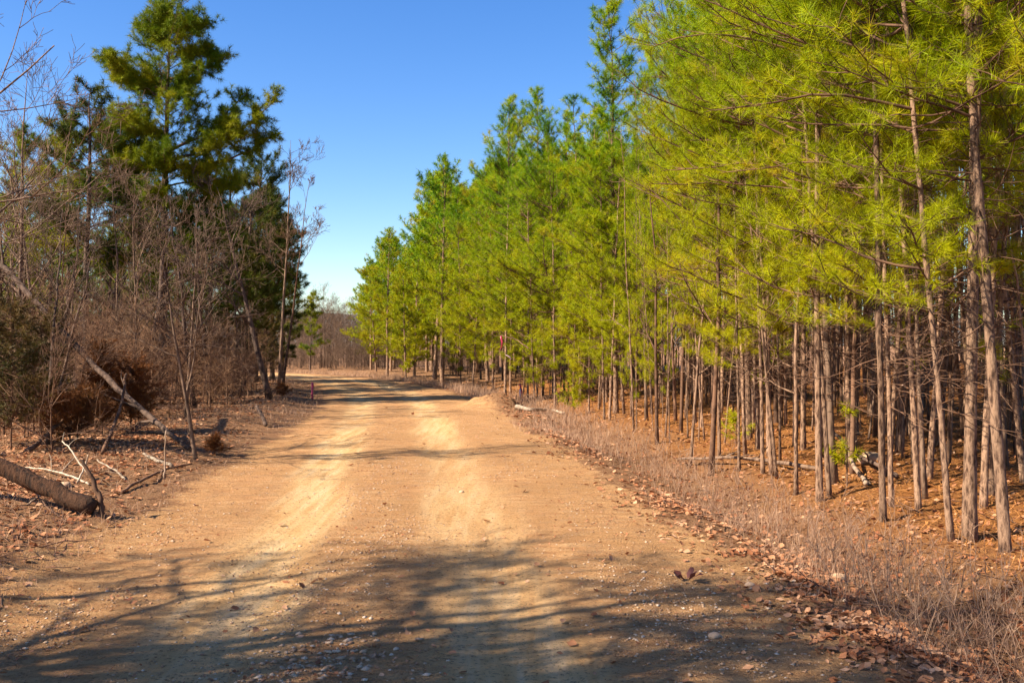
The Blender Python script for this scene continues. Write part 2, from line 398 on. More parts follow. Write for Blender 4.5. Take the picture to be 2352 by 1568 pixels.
def pine_geo(seed, H, r0, hc, Rc, lean=(0, 0), nn=42, nl=.15, nw=.0035, step=.27, sub=.21, dead=26, wob=.085,
             prof=None, side=None, per=(3, 5), boughs=(), tuft=1.0, sides=10, holes=.12, trunk_top=None):
    rg = np.random.default_rng(seed)
    n = 16; t = np.linspace(0, 1, n)
    wx = np.cumsum(rg.normal(size=n))*wob*.35; wy = np.cumsum(rg.normal(size=n))*wob*.35
    wx -= wx[0]; wy -= wy[0]
    TP = np.stack([lean[0]*t**1.15+wx*t, lean[1]*t**1.15+wy*t, -.15+t*(H+.15)], -1)
    tr = Tubes(); rad = r0*(1-t)**.75+.007; rad[0] *= 1.3; rad[1] *= 1.03
    tt = np.linspace(0, 1, 40); TPf = np.stack([np.interp(tt, t, TP[:, a]) for a in range(3)], -1)
    tr.add(TPf, np.interp(tt, t, rad), sides)
    tg = Geo(); tr.into(tg, .10, seed)
    at_z = lambda z: np.array([np.interp(z, TP[:, 2], TP[:, 0]), np.interp(z, TP[:, 2], TP[:, 1]), z])
    br = Tubes(); tp = []; td = []
    z = hc
    while z < H-.12:
        f = (z-hc)/(H-hc)
        pr = prof(f) if prof else (min(f/.2, 1)**.5)*(1-f**2.2)**.75*(.92+.25*math.sin(f*19+seed))+.10
        for _ in range(rg.integers(per[0], per[1]+1)):
            if rg.random() < holes: continue
            az = rg.uniform(0, 2*np.pi); L = Rc*pr*rg.uniform(.55, 1.2)
            if side: L *= 1+side[1]*math.cos(az-side[0])
            if L < .12: continue
            el = R(rg.uniform(-4, 24)+38*f**1.5)
            d = np.array([math.cos(az)*math.cos(el), math.sin(az)*math.cos(el), math.sin(el)])
            p0 = at_z(z+rg.uniform(-.1, .1)); k = 7
            B = curve_pts(p0, d, L, k, rg, .10, .05)
            rr = max(.005, .008*L+.002); br.add(B, np.linspace(rr, .004, k), 4 if L > .8 else 3)
            tp.append(B[-1]); td.append(unit(B[-1]-B[-2]))
            s = max(.28*L, .12)
            while s < L:
                q = s/L*(k-1); i0 = min(int(q), k-2); bp = B[i0]+(B[i0+1]-B[i0])*(q-i0); bd = unit(B[i0+1]-B[i0])
                for sg in (-1, 1):
                    if rg.random() < .15: continue
                    sd = unit(np.cross(bd, [0, 0, 1.]))*sg
                    dd = unit(bd*rg.uniform(.5, 1.1)+sd*rg.uniform(.5, 1.0)+np.array([0, 0, rg.uniform(-.05, .55)]))
                    sl = min(.65, L*.42)*rg.uniform(.4, 1.1)*(1-.35*s/L)
                    S = curve_pts(bp, dd, sl, 4, rg, .14, .10)
                    br.add(S, [.005, .004, .004, .003], 3)
                    tp.append(S[-1]); td.append(unit(S[-1]-S[-2]))
                    if sl > .38: tp.append(S[2]); td.append(unit(S[2]-S[1]+rg.normal(size=3)*.3))
                s += sub*rg.uniform(.8, 1.3)
        z += step*rg.uniform(.7, 1.3)
    tp.append(TP[-1]); td.append(np.array([0, 0, 1.]))
    for (zb, ex, ey, ez, rb) in boughs:            # heavy limbs ending in tufted masses
        p0 = at_z(zb); e = np.array([ex, ey, ez]); k = 9; q = np.linspace(0, 1, k)[:, None]
        B = p0+(e-p0)*q+np.array([0, 0, -.35])*np.sin(q*np.pi)*np.linalg.norm(e-p0)*.25; B[1:-1] += rg.normal(size=(k-2, 3))*.05
        br.add(B, np.linspace(.02+.012*np.linalg.norm(e-p0), .008, k), 5)
        for _ in range(int(30*rb)):
            qq = rg.uniform(.45, 1)*(k-1); i0 = min(int(qq), k-2); bp = B[i0]+(B[i0+1]-B[i0])*(qq-i0)
            dd = unit(rg.normal(size=3)*np.array([1, 1, .7])+unit(e-p0)*.6+np.array([0, 0, .35])); S = curve_pts(bp, dd, rb*rg.uniform(.35, 1.0), 6, rg, .15, .05)
            br.add(S, np.linspace(.009, .004, 6), 3)
            for j in (2, 3, 4, 5):
                tp.append(S[j]); td.append(unit(S[j]-S[j-1]))
                for sg in (0, 1):
                    S2 = curve_pts(S[j], unit(S[j]-S[j-1]+rg.normal(size=3)*.7), rg.uniform(.12, .3), 3, rg, .1, .08); br.add(S2, [.004, .004, .003], 3)
                    tp.append(S2[-1]); td.append(unit(S2[-1]-S2[-2]))
    # dead lower limbs
    for _ in range(dead):
        z = rg.uniform(.35, 1.0)*hc*1.15+.3
        if z > H*.8: continue
        az = rg.uniform(0, 6.283); L = rg.uniform(.12, .9)**1.4*min(Rc, 1.3)*.8; el = R(rg.uniform(-25, 25))
        d = np.array([math.cos(az)*math.cos(el), math.sin(az)*math.cos(el), math.sin(el)])
        B = curve_pts(at_z(z), d, L, 5, rg, .16, -.02); br.add(B, np.linspace(.006, .0025, 5), 3)
        for _ in range(rg.integers(0, 4)):
            i0 = rg.integers(1, 4); S = curve_pts(B[i0], unit(d+rg.normal(size=3)*.6), L*.4, 4, rg, .2, 0); br.add(S, [.004, .003, .003, .002], 3)
    bg_ = Geo(); br.into(bg_)
    tp = np.array(tp); td = np.array(td)
    cg = Geo(); V, F = needles(tp, td, nn, nl*tuft, nw, rg, spread=nl*.75); cg.add(V, F)
    return tg, bg_, cg

def pine_meshes(tagname, needle=None, bark=None, **kw):
    a, b, c = pine_geo(**kw)
    return (a.mesh(tagname+"_trunk", bark or BARK), b.mesh(tagname+"_branches", TWIG), c.mesh(tagname+"_needles", needle or NEED, False))

_skx = [760, 800, 845, 905, 960, 1000, 1060, 1125, 1185, 1240, 1300, 1345, 1400, 1450, 1490, 1515, 1545, 1580, 1700]
_sky = [690, 640, 560, 510, 470, 380, 325, 290, 280, 215, 190, 225, 250, 270, 290, 190, 90, -80, -400]
def stand_height(x, y, H, s):
    """the stand is lower along the middle stretch of the road than close by"""
    px = 1176+FPX*x/y
    if y < 6 or px > 1700 or px < 760: return s
    top = (790-np.interp(px, _skx, _sky))/FPX*y+CAM_H-float(ground_z(x, y))
    return max(.5, min(s, top/H*_hr.uniform(.78, 1.04)))
_hr = random.Random(8)
def slim(o, px, y):
    if 1430 < px < 1630 and y < 32: o.scale = (o.scale[0]*.55, o.scale[1]*.55, o.scale[2])
    return o
def place_pine(ms, x, y, rz=0, s=1.0, label="", group=None, tilt=(0, 0), name="pine_tree", cat="pine tree"):
    o = empty(name, x, y, None, rz, s, tilt); tag(o, label, cat, group)
    link("trunk", ms[0], o); link("branches", ms[1], o); link("crown", ms[2], o)
    return o

# shared kinds for the crowded stand
NEAR = [pine_meshes("near_pine", seed=100+i, H=h, r0=r, hc=hc, Rc=rc, lean=ln, nn=66, nw=.0036, nl=.145, sub=.16, dead=36, side=(math.pi, .22), holes=.40)
        for i, (h, r, hc, rc, ln) in enumerate([(9.8, .027, 2.3, 1.75, (.3, .1)), (10.8, .031, 3.0, 1.8, (-.3, .2)), (9.2, .020, 1.7, 1.55, (-.25, -.3)), (10.2, .023, 2.6, 1.6, (-.35, -.2)), (9.6, .026, 1.4, 1.7, (.1, .2))])]
MID = [pine_meshes("mid_pine", NEEDF, seed=200+i, H=h, r0=r, hc=hc, Rc=rc, lean=ln, nn=52, nw=.0070, nl=.18, dead=34, sides=8, side=(math.pi, .2))
       for i, (h, r, hc, rc, ln) in enumerate([(9.8, .038, 1.7, 1.9, (.3, .2)), (10.8, .042, 2.6, 1.9, (-.2, .2)), (9.2, .028, 1.0, 1.75, (.2, -.3)), (10.2, .036, 1.5, 1.8, (.0, .3))])]
INNER = [pine_meshes("inner_pine", NEEDF, seed=300+i, H=h, r0=r, hc=hc, Rc=rc, lean=ln, nn=28, nw=.010, nl=.19, dead=60, sides=7, holes=.45)
         for i, (h, r, hc, rc, ln) in enumerate([(10.4, .036, 5.4, 1.35, (.5, .2)), (9.6, .027, 5.2, 1.1, (-.4, .3)), (11.0, .042, 6.0, 1.4, (.2, -.5)), (9.0, .021, 5.4, .9, (-.5, -.2)), (10.0, .032, 4.4, 1.2, (-.2, .4))])]
FAR = [pine_meshes("far_pine", NEEDF, seed=400+i, H=h, r0=r, hc=hc, Rc=rc, lean=ln, nn=22, nw=.020, nl=.22, dead=16, sides=6, step=.30, sub=.22)
       for i, (h, r, hc, rc, ln) in enumerate([(9.9, .09, 1.2, 2.3, (.3, .2)), (10.8, .10, 1.9, 2.2, (-.2, .2)), (9.2, .08, .9, 2.1, (.2, -.3))])]

# ------------------------------------------------------------------ bare hardwoods
def bare_geo(seed, H, r0, fork=.35, n1=10, spread=.8, twig=.003, lean=(0, 0), depth=3, up=.06, sides=8, wob=.14, kids=(3, 6), arms=None, lmul=1.0):
    rg = np.random.default_rng(seed)
    tr = Tubes(); br = Tubes()
    n = 14; t = np.linspace(0, 1, n)
    wx = np.cumsum(rg.normal(size=n))*wob*.25*H/6; wy = np.cumsum(rg.normal(size=n))*wob*.25*H/6; wx -= wx[0]; wy -= wy[0]
    TP = np.stack([lean[0]*t+wx*t, lean[1]*t+wy*t, -.1+t*(H+.1)], -1); rad = r0*(1-t)**.9+twig; rad[0] *= 1.3
    tr.add(TP, rad, sides)
    def grow(p, d, L, r, lv):
        k = 7 if lv == 0 else 5
        B = curve_pts(p, d, L, k, rg, .11, up); br.add(B, np.linspace(r, max(twig, r*.35), k), 5 if r > .02 else 3)
        if lv >= depth: return
        for _ in range(rg.integers(kids[0], kids[1]+1)):
            q = rg.uniform(.25, 1.0)*(k-1); i0 = min(int(q), k-2); bp = B[i0]+(B[i0+1]-B[i0])*(q-i0); bd = unit(B[i0+1]-B[i0])
            dd = unit(bd*.9+unit(np.cross(bd, rg.normal(size=3)))*rg.uniform(.5, 1.0))
            grow(bp, dd, L*rg.uniform(.35, .62), max(twig, r*.5), lv+1)
    for i in range(n1):
        f = rg.uniform(fork, .97); p = np.array([np.interp(f, t, TP[:, a]) for a in range(3)])
        az = rg.uniform(0, 6.283); el = R(rg.uniform(15, 55))
        d = np.array([math.cos(az)*math.cos(el), math.sin(az)*math.cos(el), math.sin(el)])
        grow(p, d, H*(1-f*.6)*.42*spread*rg.uniform(.6, 1.2)*lmul, max(twig, r0*(1-f)*.6+.004), 0)
    for (f, d, L, r) in (arms or []):
        p = np.array([np.interp(f, t, TP[:, a]) for a in range(3)]); grow(p, unit(np.array(d, float)), L, r, 0)
    a = Geo(); tr.into(a, .04, seed); b = Geo(); br.into(b)
    return a, b
def bare_meshes(tagname, mat=None, **kw):
    a, b = bare_geo(**kw); m = mat or GREY
    return (a.mesh(tagname+"_trunk", m), b.mesh(tagname+"_branches", m))
def one_mesh(tagname, mat, **kw):
    a, b = bare_geo(**kw); n = sum(len(q) for q in a.v)
    for q in b.v: a.v.append(q)
    for f in b.f: a.f.append(f+n)
    return a.mesh(tagname, mat)
def place_bare(ms, x, y, rz=0, s=1.0, label="", group=None, name="bare_tree", cat="bare tree", tilt=(0, 0)):
    if not isinstance(ms, tuple):
        o = link(name, ms); o.location = (x, y, float(ground_z(x, y))); o.rotation_euler = (tilt[0], tilt[1], rz); o.scale = (s, s, s); return tag(o, label, cat, group)
    o = empty(name, x, y, None, rz, s, tilt); tag(o, label, cat, group); link("trunk", ms[0], o); link("branches", ms[1], o); return o
SAP = [one_mesh("sapling", TWIG if i % 2 else GREY, seed=500+i, H=h, r0=r, n1=9, spread=.55, fork=.25, depth=2, twig=.0025, lean=ln, wob=.16)
       for i, (h, r, ln) in enumerate([(4.2, .022, (.3, .2)), (5.4, .03, (-.4, .1)), (3.2, .016, (.2, -.4)), (6.2, .038, (.1, .4))])]
HARD = [bare_meshes("hardwood", GREY, seed=520+i, H=h, r0=r, n1=14, spread=1.0, fork=.3, depth=3, twig=.0042, lean=ln, kids=(3, 5))
        for i, (h, r, ln) in enumerate([(6.6, .045, (.5, .2)), (7.6, .058, (-.5, .3)), (5.6, .036, (.3, -.4))])]
BUSH = [one_mesh("shrub", TWIG, seed=540+i, H=h, r0=.012, n1=22, spread=1.6, fork=.02, depth=2, twig=.0025, wob=.3, up=.03)
        for i, h in enumerate([1.6, 2.2, 1.2])]

POLE = [one_mesh("pole", BARK if i != 1 else GREY, seed=560+i, H=h, r0=r, n1=7, spread=.28, fork=.15, depth=1, twig=.003, lean=ln, wob=.15)
        for i, (h, r, ln) in enumerate([(6.2, .026, (.35, .2)), (7.2, .032, (-.5, .1)), (5.2, .018, (-.3, -.4)), (6.8, .022, (.15, .4))])]
occupied = []
def free(x, y, d):
    for (a, b) in occupied:
        if (a-x)**2+(b-y)**2 < d*d: return False
    return True
def take(x, y): occupied.append((x, y))

# ------------------------------------------------------------------ right-hand edge trees, one by one
# (px, foot row, kind, scale, turn, tilt, label)
FRONT = [
 (2310, 1270, 'n', 1, 1.08, 0.4, (.0, -.05), "leaning dark-barked pine closest to the right edge of the photo, on pine straw"),
 (2226, 1240, 'h', 0, 1.0, 0.0, (0, 0), "thickest straight pine trunk among the near right-hand trees, rough grey bark"),
 (2258, 1168, 'n', 0, 1.0, 2.4, (0, .01), "dark pine close behind the thickest right-hand trunk"),
 (2184, 1240, 'n', 2, 1.0, 1.1, (0, -.06), "slim curved pine just left of the thickest right-hand trunk"),
 (2110, 1172, 'n', 3, .95, 3.2, (0, -.03), "slim pine standing left of the curved pine by the thick trunk"),
 (2028, 1196, 'n', 3, 1.05, 5.0, (0, -.02), "slender pine rising from the tall dry grass, right of the leaning twin pines"),
 (2048, 1165, 'n', 2, .9, 0.3, (0, .0), "thin pine crowding the back of the slender pine in tall grass"),
 (1950, 1075, 'n', 1, .95, 4.4, (0, .03), "upright pine with pale bark between the leaning twins and the grass-edge pine"),
 (1882, 1152, 'n', 0, 1.05, 3.6, (0, -.04), "pale left-leaning pine, front one of the twin pines behind the grass"),
 (1905, 1138, 'n', 2, .95, 1.9, (0, -.045), "dark narrow pine hugging the right side of the pale leaning pine"),
 (1772, 1090, 'n', 3, .95, 4.1, (0, -.03), "thin pine of a close pair behind the dry grass, right one"),
 (1752, 1086, 'n', 2, .95, 2.9, (0, -.01), "thin pine of a close pair behind the dry grass, left one"),
 (1698, 1082, 'n', 2, .85, 0.9, (0, .01), "very thin pole pine between the close pair and the dark straight pine"),
 (1652, 1048, 'n', 3, 1.0, 5.5, (0, .0), "dark straight pine with a lime-green shoot beside its foot"),
 (1605, 1010, 'n', 2, .8, 5.1, (0, .02), "short pale pine pole left of the dark straight pine"),
 (1580, 1004, 'n', 3, .9, 1.4, (0, .0), "bare grey pine pole just right of the tallest thin pine"),
 (1538, 1018, 'n', 1, 1.0, 3.0, (0, .0), "tall thin reddish pine with a long clear trunk at the grass edge"),
 (1500, 992, 'n', 2, .85, 2.0, (0, -.05), "small pine leaning left beside the tall reddish pine"),
 (1462, 980, 'm', 2, .8, 0.2, (0, 0), "small pine between the double trunk and the leaning small pine"),
 (1388, 962, 'm', 1, 1.0, 4.0, (0, .0), "pine with stout pale trunk, left half of a double-trunk pair"),
 (1400, 966, 'm', 0, 1.0, 1.0, (0, .01), "darker pine, right half of the double-trunk pair"),
 (1352, 950, 'm', 2, .9, 3.3, (0, .0), "thin pine left of the double-trunk pair"),
 (1275, 938, 'm', 3, .95, 5.2, (0, 0), "grey pine behind the pale fallen log"),
 (1228, 934, 'm', 2, .85, 2.2, (0, -.05), "forked young pine beside the pink ribbon"),
 (1212, 926, 'm', 0, .9, 4.9, (0, .0), "straight slender pine immediately right of the pink ribbon stick"),
 (1172, 905, 'm', 3, .95, 1.8, (0, 0), "pine with mottled pale trunk left of the pink ribbon stick"),
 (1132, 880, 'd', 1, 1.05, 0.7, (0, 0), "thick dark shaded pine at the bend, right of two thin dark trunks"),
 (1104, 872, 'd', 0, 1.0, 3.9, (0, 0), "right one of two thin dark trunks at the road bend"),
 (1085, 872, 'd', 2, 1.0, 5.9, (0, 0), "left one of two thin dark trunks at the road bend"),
]
hero_trunk = pine_meshes("stout_pine", seed=71, H=11.0, r0=.044, hc=2.8, Rc=2.0, lean=(.12, .1), nn=60, nw=.0036, nl=.15, sub=.16, dead=50, sides=14)
MIDD = [(bpy.data.meshes.new("x"),)]
MIDD = []
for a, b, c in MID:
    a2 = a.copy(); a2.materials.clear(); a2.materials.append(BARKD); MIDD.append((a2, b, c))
G_R = "pines along the right edge of the road"
for px, row, kd, vi, s, rz, tl, lab in FRONT:
    x, y = at(px, row); ms = {'n': NEAR, 'm': MID, 'd': MIDD}[kd][vi] if kd != 'h' else hero_trunk
    if kd == 'm' and y < 30 or True:
        pass
    slim(place_pine(ms, x, y, (rz-3)*.3, stand_height(x, y, 10.2, s), lab, G_R, tl), px, y); take(x, y)

# tall slim pine whose top stands clear against the sky
x, y = at(1415, 948)
tall_top = pine_meshes("spire_pine", seed=77, H=10.5, r0=.06, hc=1.9, Rc=1.35, lean=(-.2, .1), per=(4, 6), nn=56, nw=.009, nl=.17, dead=20,
                       prof=lambda f: 1.0 if f < .5 else (.25 if f < .58 else (.62 if f < .9 else .38)), holes=.15)
place_pine(tall_top, x, y, .4, .90, "spindly pine whose lone top stands highest against the blue sky at mid photo", G_R); take(x, y)

# far right-hand pines along the bend: (px, Y, kind, scale, label)
BEND = [
 (1050, 50, 0, 1.0, "bushy pine at the bend directly left of the two dark trunks"),
 (1015, 53, 1, 1.0, "broad pine behind the bend, third crown from the far twin trunks"),
 (992, 57, 1, 1.04, "right one of the far twin trunks with bright crown at the bend"),
 (980, 57.5, 0, 1.04, "left one of the far twin trunks with bright crown at the bend"),
 (940, 63, 0, 1.02, "bushy far pine left of the far twin trunks"),
 (905, 66, 1, 1.05, "tall round-topped pine near the end of the right-hand row"),
 (885, 70, 2, 1.08, "lower bushy pine in front of the round-topped far pine"),
 (868, 70, 0, .95, "far pine with wide low limbs near the end of the right-hand row"),
 (846, 73, 2, .80, "small pine at the far left end of the right-hand row"),
]
for px, Y, vi, s, lab in BEND:
    x = (px-1176)/FPX*Y; place_pine(FAR[vi], x, Y, px*.7, stand_height(x, Y, 10.2, s), lab, G_R); take(x, Y)

# fill the stand behind, row after row
rs = random.Random(4)
cnt = 0
ORD = "first second third fourth fifth sixth seventh eighth ninth tenth eleventh twelfth thirteenth fourteenth fifteenth sixteenth seventeenth eighteenth nineteenth twentieth".split()
ANCH_R = [(2310, "leaning dark-barked pine at the right edge"), (2226, "thickest straight pine trunk"), (2184, "slim curved pine"), (2110, "slim pine left of the curved pine"), (2036, "slender pine in the tall grass"),
          (1950, "upright pale-barked pine"), (1885, "pale left-leaning twin pine"), (1762, "close pair of thin pines"), (1698, "very thin pole pine"), (1650, "dark straight pine"), (1590, "short pale pole pine"),
          (1538, "tall thin reddish pine"), (1480, "small left-leaning pine"), (1394, "double-trunk pair"), (1318, "low yellow-green young pine"), (1275, "grey pine by the fallen log"), (1215, "pink ribbon stick"),
          (1150, "long hanging pink ribbon"), (1095, "two thin dark trunks"), (1040, "bushy pine at the bend"), (985, "far twin trunks"), (905, "round-topped far pine")]
ANCH_L = [(0, "left photo border"), (95, "brown-green cedar"), (196, "second tallest left pine"), (300, "olive gap-filling pine"), (372, "tallest left pine"), (445, "pale verge tree"), (520, "dense shaded pine"),
          (585, "pointed bushy pine"), (645, "pale slim leaning tree")]
def line_up(objs, anchors, what, where):
    """label look-alikes by the landmark they stand in line with, counted away from the viewer"""
    cols = {}
    for o in objs:
        px = 1176+FPX*o.location.x/o.location.y; a = min(anchors, key=lambda q: abs(q[0]-px)); cols.setdefault(a[1], []).append(o)
    for a, L in cols.items():
        L.sort(key=lambda o: o.location.y)
        for n_, o in enumerate(L): o['label'] = f"{what}, {ORD[min(n_, 19)]} {where} {a}"
LPOLE = [bare_meshes("dark_stem", BARKD, seed=580+i, H=h, r0=r, n1=12, spread=.5, fork=.2, depth=2, twig=.004, lean=ln, wob=.2)
         for i, (h, r, ln) in enumerate([(5.5, .06, (.6, .2)), (6.5, .08, (-.7, .1)), (4.5, .045, (.9, -.4))])]
FILL = []; SAPL = []; LBARE = []; LSHR = []
cands = []
for _ in range(5200):
    y = 5.5+rs.random()**1.25*62; u = 3.6+rs.random()**1.35*(15 if y < 40 else 9)
    x = float(np.interp(y, _dy, _dc))+u*math.sqrt(1+float(np.interp(y, _dy, _dd))**2)
    if abs(x/y) > .60: continue
    if x/y > .28 and y > 24 and rs.random() < .5: continue
    if y > 50 and (x/y > .12 or 1176+FPX*x/y < 850): continue
    cands.append((x, y, u))
for x, y, u in cands:
    if cnt >= 205: break
    dmin = .62 if y < 20 else (1.15 if y < 40 else 1.9)
    if not free(x, y, dmin): continue
    if u < 4.5 and y < 22: continue
    if y < 7.5: continue
    if y > 42: ms = rs.choice(FAR); big = True
    elif u < 6.5: ms = rs.choice(MID if y > 16 else NEAR); big = True
    else: ms = rs.choice(INNER); big = False
    FILL.append(place_pine(ms, x, y, rs.uniform(0, 6.28), stand_height(x, y, 10.2, rs.uniform(.85, 1.1)), "slender pine in the stand", "pines crowded inside the right-hand stand",
               (rs.uniform(-.05, .04), rs.uniform(-.07, .05)))); take(x, y); cnt += 1
for o in FILL: slim(o, 1176+FPX*o.location.x/o.location.y, o.location.y)
line_up(FILL, ANCH_R, "slender pine", "one back behind the")

# thin bare saplings between the pines
k = 0
for _ in range(3000):
    if k >= 150: break
    y = 7.5+rs.random()**1.4*26; u = 4.0+rs.random()*8
    x = float(np.interp(y, _dy, _dc))+u
    if x/y > .56 or not free(x, y, .3): continue
    if u < 5.2 and y < 10: continue
    SAPL.append(place_bare(rs.choice(POLE+POLE+SAP), x, y, rs.uniform(0, 6.28), rs.uniform(.7, 1.15),
               "thin leafless sapling among the right-hand pines, "+("near the grass edge" if u < 6 else "back in the shade")+(", at far right" if x/y > .33 else ", towards the road bend" if x/y < .15 else ", mid stand"),
               "thin saplings in the pine stand", "sapling", "sapling")); take(x, y); k += 1
line_up(SAPL, ANCH_R, "thin leafless sapling", "one back near the")

# the rest of the wood behind: one mass
def bake(parts, spots, name, label, mats):
    for idx, mat in enumerate(mats):
        g = Geo()
        for (x, y, rz, s, vi) in spots:
            me = parts[vi][idx] if isinstance(parts[vi], tuple) else parts[vi]; nv = len(me.vertices); co = np.empty(nv*3, np.float32); me.vertices.foreach_get("co", co); co = co.reshape(-1, 3)
            c, sn = math.cos(rz), math.sin(rz); q = np.stack([co[:, 0]*c-co[:, 1]*sn, co[:, 0]*sn+co[:, 1]*c, co[:, 2]], -1)*s
            q += np.array([x, y, float(ground_z(x, y))])
            ks = len(me.polygons[0].vertices) if len(me.polygons) else 4
            li = np.empty(len(me.loops), np.int32); me.loops.foreach_get("vertex_index", li)
            lt = np.empty(len(me.polygons), np.int32); me.polygons.foreach_get("loop_total", lt)
            lst = np.empty(len(me.polygons), np.int32); me.polygons.foreach_get("loop_start", lst)
            sel = lt == ks; F = li[(lst[sel][:, None]+np.arange(ks)[None])]
            g.add(q, F)
        yield g.mesh(name, mat, idx < 2)
COARSE = [pine_meshes("coarse_pine", NEEDF, seed=450+i, H=h, r0=.065, hc=hc, Rc=1.6, nn=9, nw=.03, nl=.22, dead=40, sides=5, step=.42, sub=.32)
          for i, (h, hc) in enumerate([(10.5, 3.6), (9.6, 3.0)])]
spots = []
for _ in range(3000):
    if len(spots) >= 70: break
    y = 12+rs.random()*60; u = rs.uniform(10, 24)
    x = float(np.interp(min(y, 55), _dy, _dc))+u
    if x/y > .62 or x/y < -.12 or not free(x, y, 1.2): continue
    spots.append((x, y, rs.uniform(0, 6.28), stand_height(x, y, 10.5, rs.uniform(.85, 1.15)), rs.randrange(2))); take(x, y)
root = None
ms = list(bake(COARSE, spots, "pine_wood", "", [BARK, TWIG, NEEDF]))
root = tag(link("pine_wood", ms[2]), "far-off mass of pines closing the view behind the right-hand stand", "pine wood", None, 'stuff')
link("trunk", ms[0], root)['kind'] = 'stuff'; link("branches", ms[1], root)['kind'] = 'stuff'

sp1 = []
for _ in range(6000):
    if len(sp1) >= 420: break
    y = 12+rs.random()**1.3*40; u = 6.0+rs.random()*16; x = float(np.interp(y, _dy, _dc))+u
    if x/y > .6: continue
    sp1.append((x, y, rs.uniform(0, 6.28), rs.uniform(.5, 1.1), rs.randrange(8)))
m1, = list(bake(SAP+POLE, sp1, "brush", "", [TWIG]))
r_ = tag(link("brush", m1), "mesh of bare twigs and poles darkening the depth of the pine stand", "brush", None, 'stuff')

# pines whose boughs hang into the upper right corner from outside the frame
over = pine_meshes("overhang_pine", NEEDF, seed=91, H=10.5, r0=.07, hc=2.6, Rc=2.2, nn=56, nw=.0034, nl=.15, sub=.17, dead=60, side=(math.pi*.9, .3))  # slightly darker needle material stands in for shade on these boughs
place_pine(over, 4.6, 6.6, 0, 1.0, "dark near pine whose boughs hang into the upper right corner", G_R)
place_pine(NEAR[1], 5.7, 8.6, 1.0, 1.05, "pine at the right border behind the corner boughs", G_R)

# ------------------------------------------------------------------ left side
G_L = "trees of the left-hand wood"
def PX(px, Y): return (px-1176)/FPX*Y
# tall pine
big = pine_meshes("tall_pine", NEEDL, BARKD, seed=31, H=12.0, r0=.15, hc=3.4, Rc=1.75, lean=(.15, 0), nn=44, nw=.011, nl=.19, dead=44, step=.28, sub=.17,
                  prof=lambda f: [.45, .6, .9, 1.0, 1.0, 1.0, .9, .8, .75, .6][min(int(f*10), 9)], holes=.25, wob=.07,
                  boughs=[(11.3, .1, 0, 11.9, .75), (11.0, -.4, .3, 11.5, .7), (11.1, 1.0, -.1, 11.6, .8), (10.6, 1.3, .3, 10.9, .7), (9.6, -1.9, 0, 10.6, .65), (9.4, -1.2, -.5, 10.1, .8),
                          (9.9, 2.0, .2, 10.7, .5), (9.3, -.5, .6, 9.9, .9), (8.9, 1.0, -.5, 9.6, .8), (7.3, 3.3, .1, 9.1, .75), (7.0, 2.4, -.3, 8.5, .85), (7.2, 3.6, .4, 8.4, .5), (7.6, 2.6, .3, 9.6, .55),
                          (8.2, -1.6, .3, 8.6, .9), (7.6, -1.9, -.4, 8.0, .85), (8.0, -.6, -.8, 8.4, 1.0), (7.2, -1.2, .4, 7.3, .9), (6.6, 1.6, -.2, 7.2, .9), (6.0, 2.0, .2, 6.7, .75), (6.2, -1.3, 0, 6.4, .9),
                          (5.4, 1.4, .3, 5.8, .9), (5.0, -1.0, -.3, 5.2, .7), (6.8, .3, -.9, 7.4, .9), (5.2, 1.9, -.4, 4.9, .9), (4.8, -1.7, -.3, 4.4, .9), (5.8, .2, -1.0, 6.0, .9), (6.4, -2.2, .2, 6.6, .8), (4.4, .8, -.8, 4.4, .8)])
x, Y = PX(372, 27), 27.0
o = place_pine(big, x, Y, 0, .875, "tallest pine of the left wood, tufted crown touching the top of the photo", G_L); take(x, Y)
LEFTP = [ # px, Y, H, hc, R, r0, label
 (196, 26, 8.2, 2.8, 1.6, .10, "second tallest left pine, dense dark crown left of the tallest pine"),
 (100, 30, 7.6, 3.2, 1.6, .07, "thin pine with olive crown near the left border"),
 (585, 38, 8.8, 2.2, 2.0, .11, "dark bushy pine right of the tallest left pine, pointed top"),
 (520, 36, 8.0, 1.8, 2.2, .12, "dense shaded pine between the tallest pine and the pointed bushy pine"),
 (648, 47, 7.8, .9, 1.4, .09, "narrow dark pine at the right end of the left wood"),
 (625, 43, 8.2, 1.0, 1.7, .10, "shaded pine behind the pale twin stems by the road"),
 (455, 41, 8.8, 3.0, 1.8, .12, "shaded pine standing behind the tallest left pine"),
 (300, 40, 8.2, 2.8, 1.8, .12, "olive pine filling the gap between the two tallest left pines"),
 (10, 36, 6.4, 2.4, 1.8, .10, "low pine crown at the left border behind bare branches"),
 (48, 29, 7.9, 3.0, 1.3, .06, "slim pine nearest the left border, sparse olive crown"),
 (148, 28, 8.2, 3.6, 1.3, .07, "slim pine between the thin border pine and the second tallest pine"),
 (560, 34, 7.0, 1.6, 1.7, .10, "dark pine filling the gap left of the pointed bushy pine"),
 (608, 41, 8.0, 1.6, 1.6, .10, "dark pine right beside the pointed bushy pine"),
 (480, 33, 6.6, 1.8, 1.7, .10, "low dark pine at the foot of the tallest pine, on its right"),
 (712, 62, 5.0, .8, .9, .05, "small light-green pine beside the road where it bends left"),
]
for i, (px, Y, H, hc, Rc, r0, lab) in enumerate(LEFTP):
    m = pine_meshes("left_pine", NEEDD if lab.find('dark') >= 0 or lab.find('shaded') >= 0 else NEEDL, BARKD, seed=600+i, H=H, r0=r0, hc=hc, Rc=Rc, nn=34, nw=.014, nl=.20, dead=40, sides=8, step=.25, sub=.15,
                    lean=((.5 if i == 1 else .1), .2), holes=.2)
    x = PX(px, Y); place_pine(m, x, Y, 0, 1.0, lab, G_L); take(x, Y)
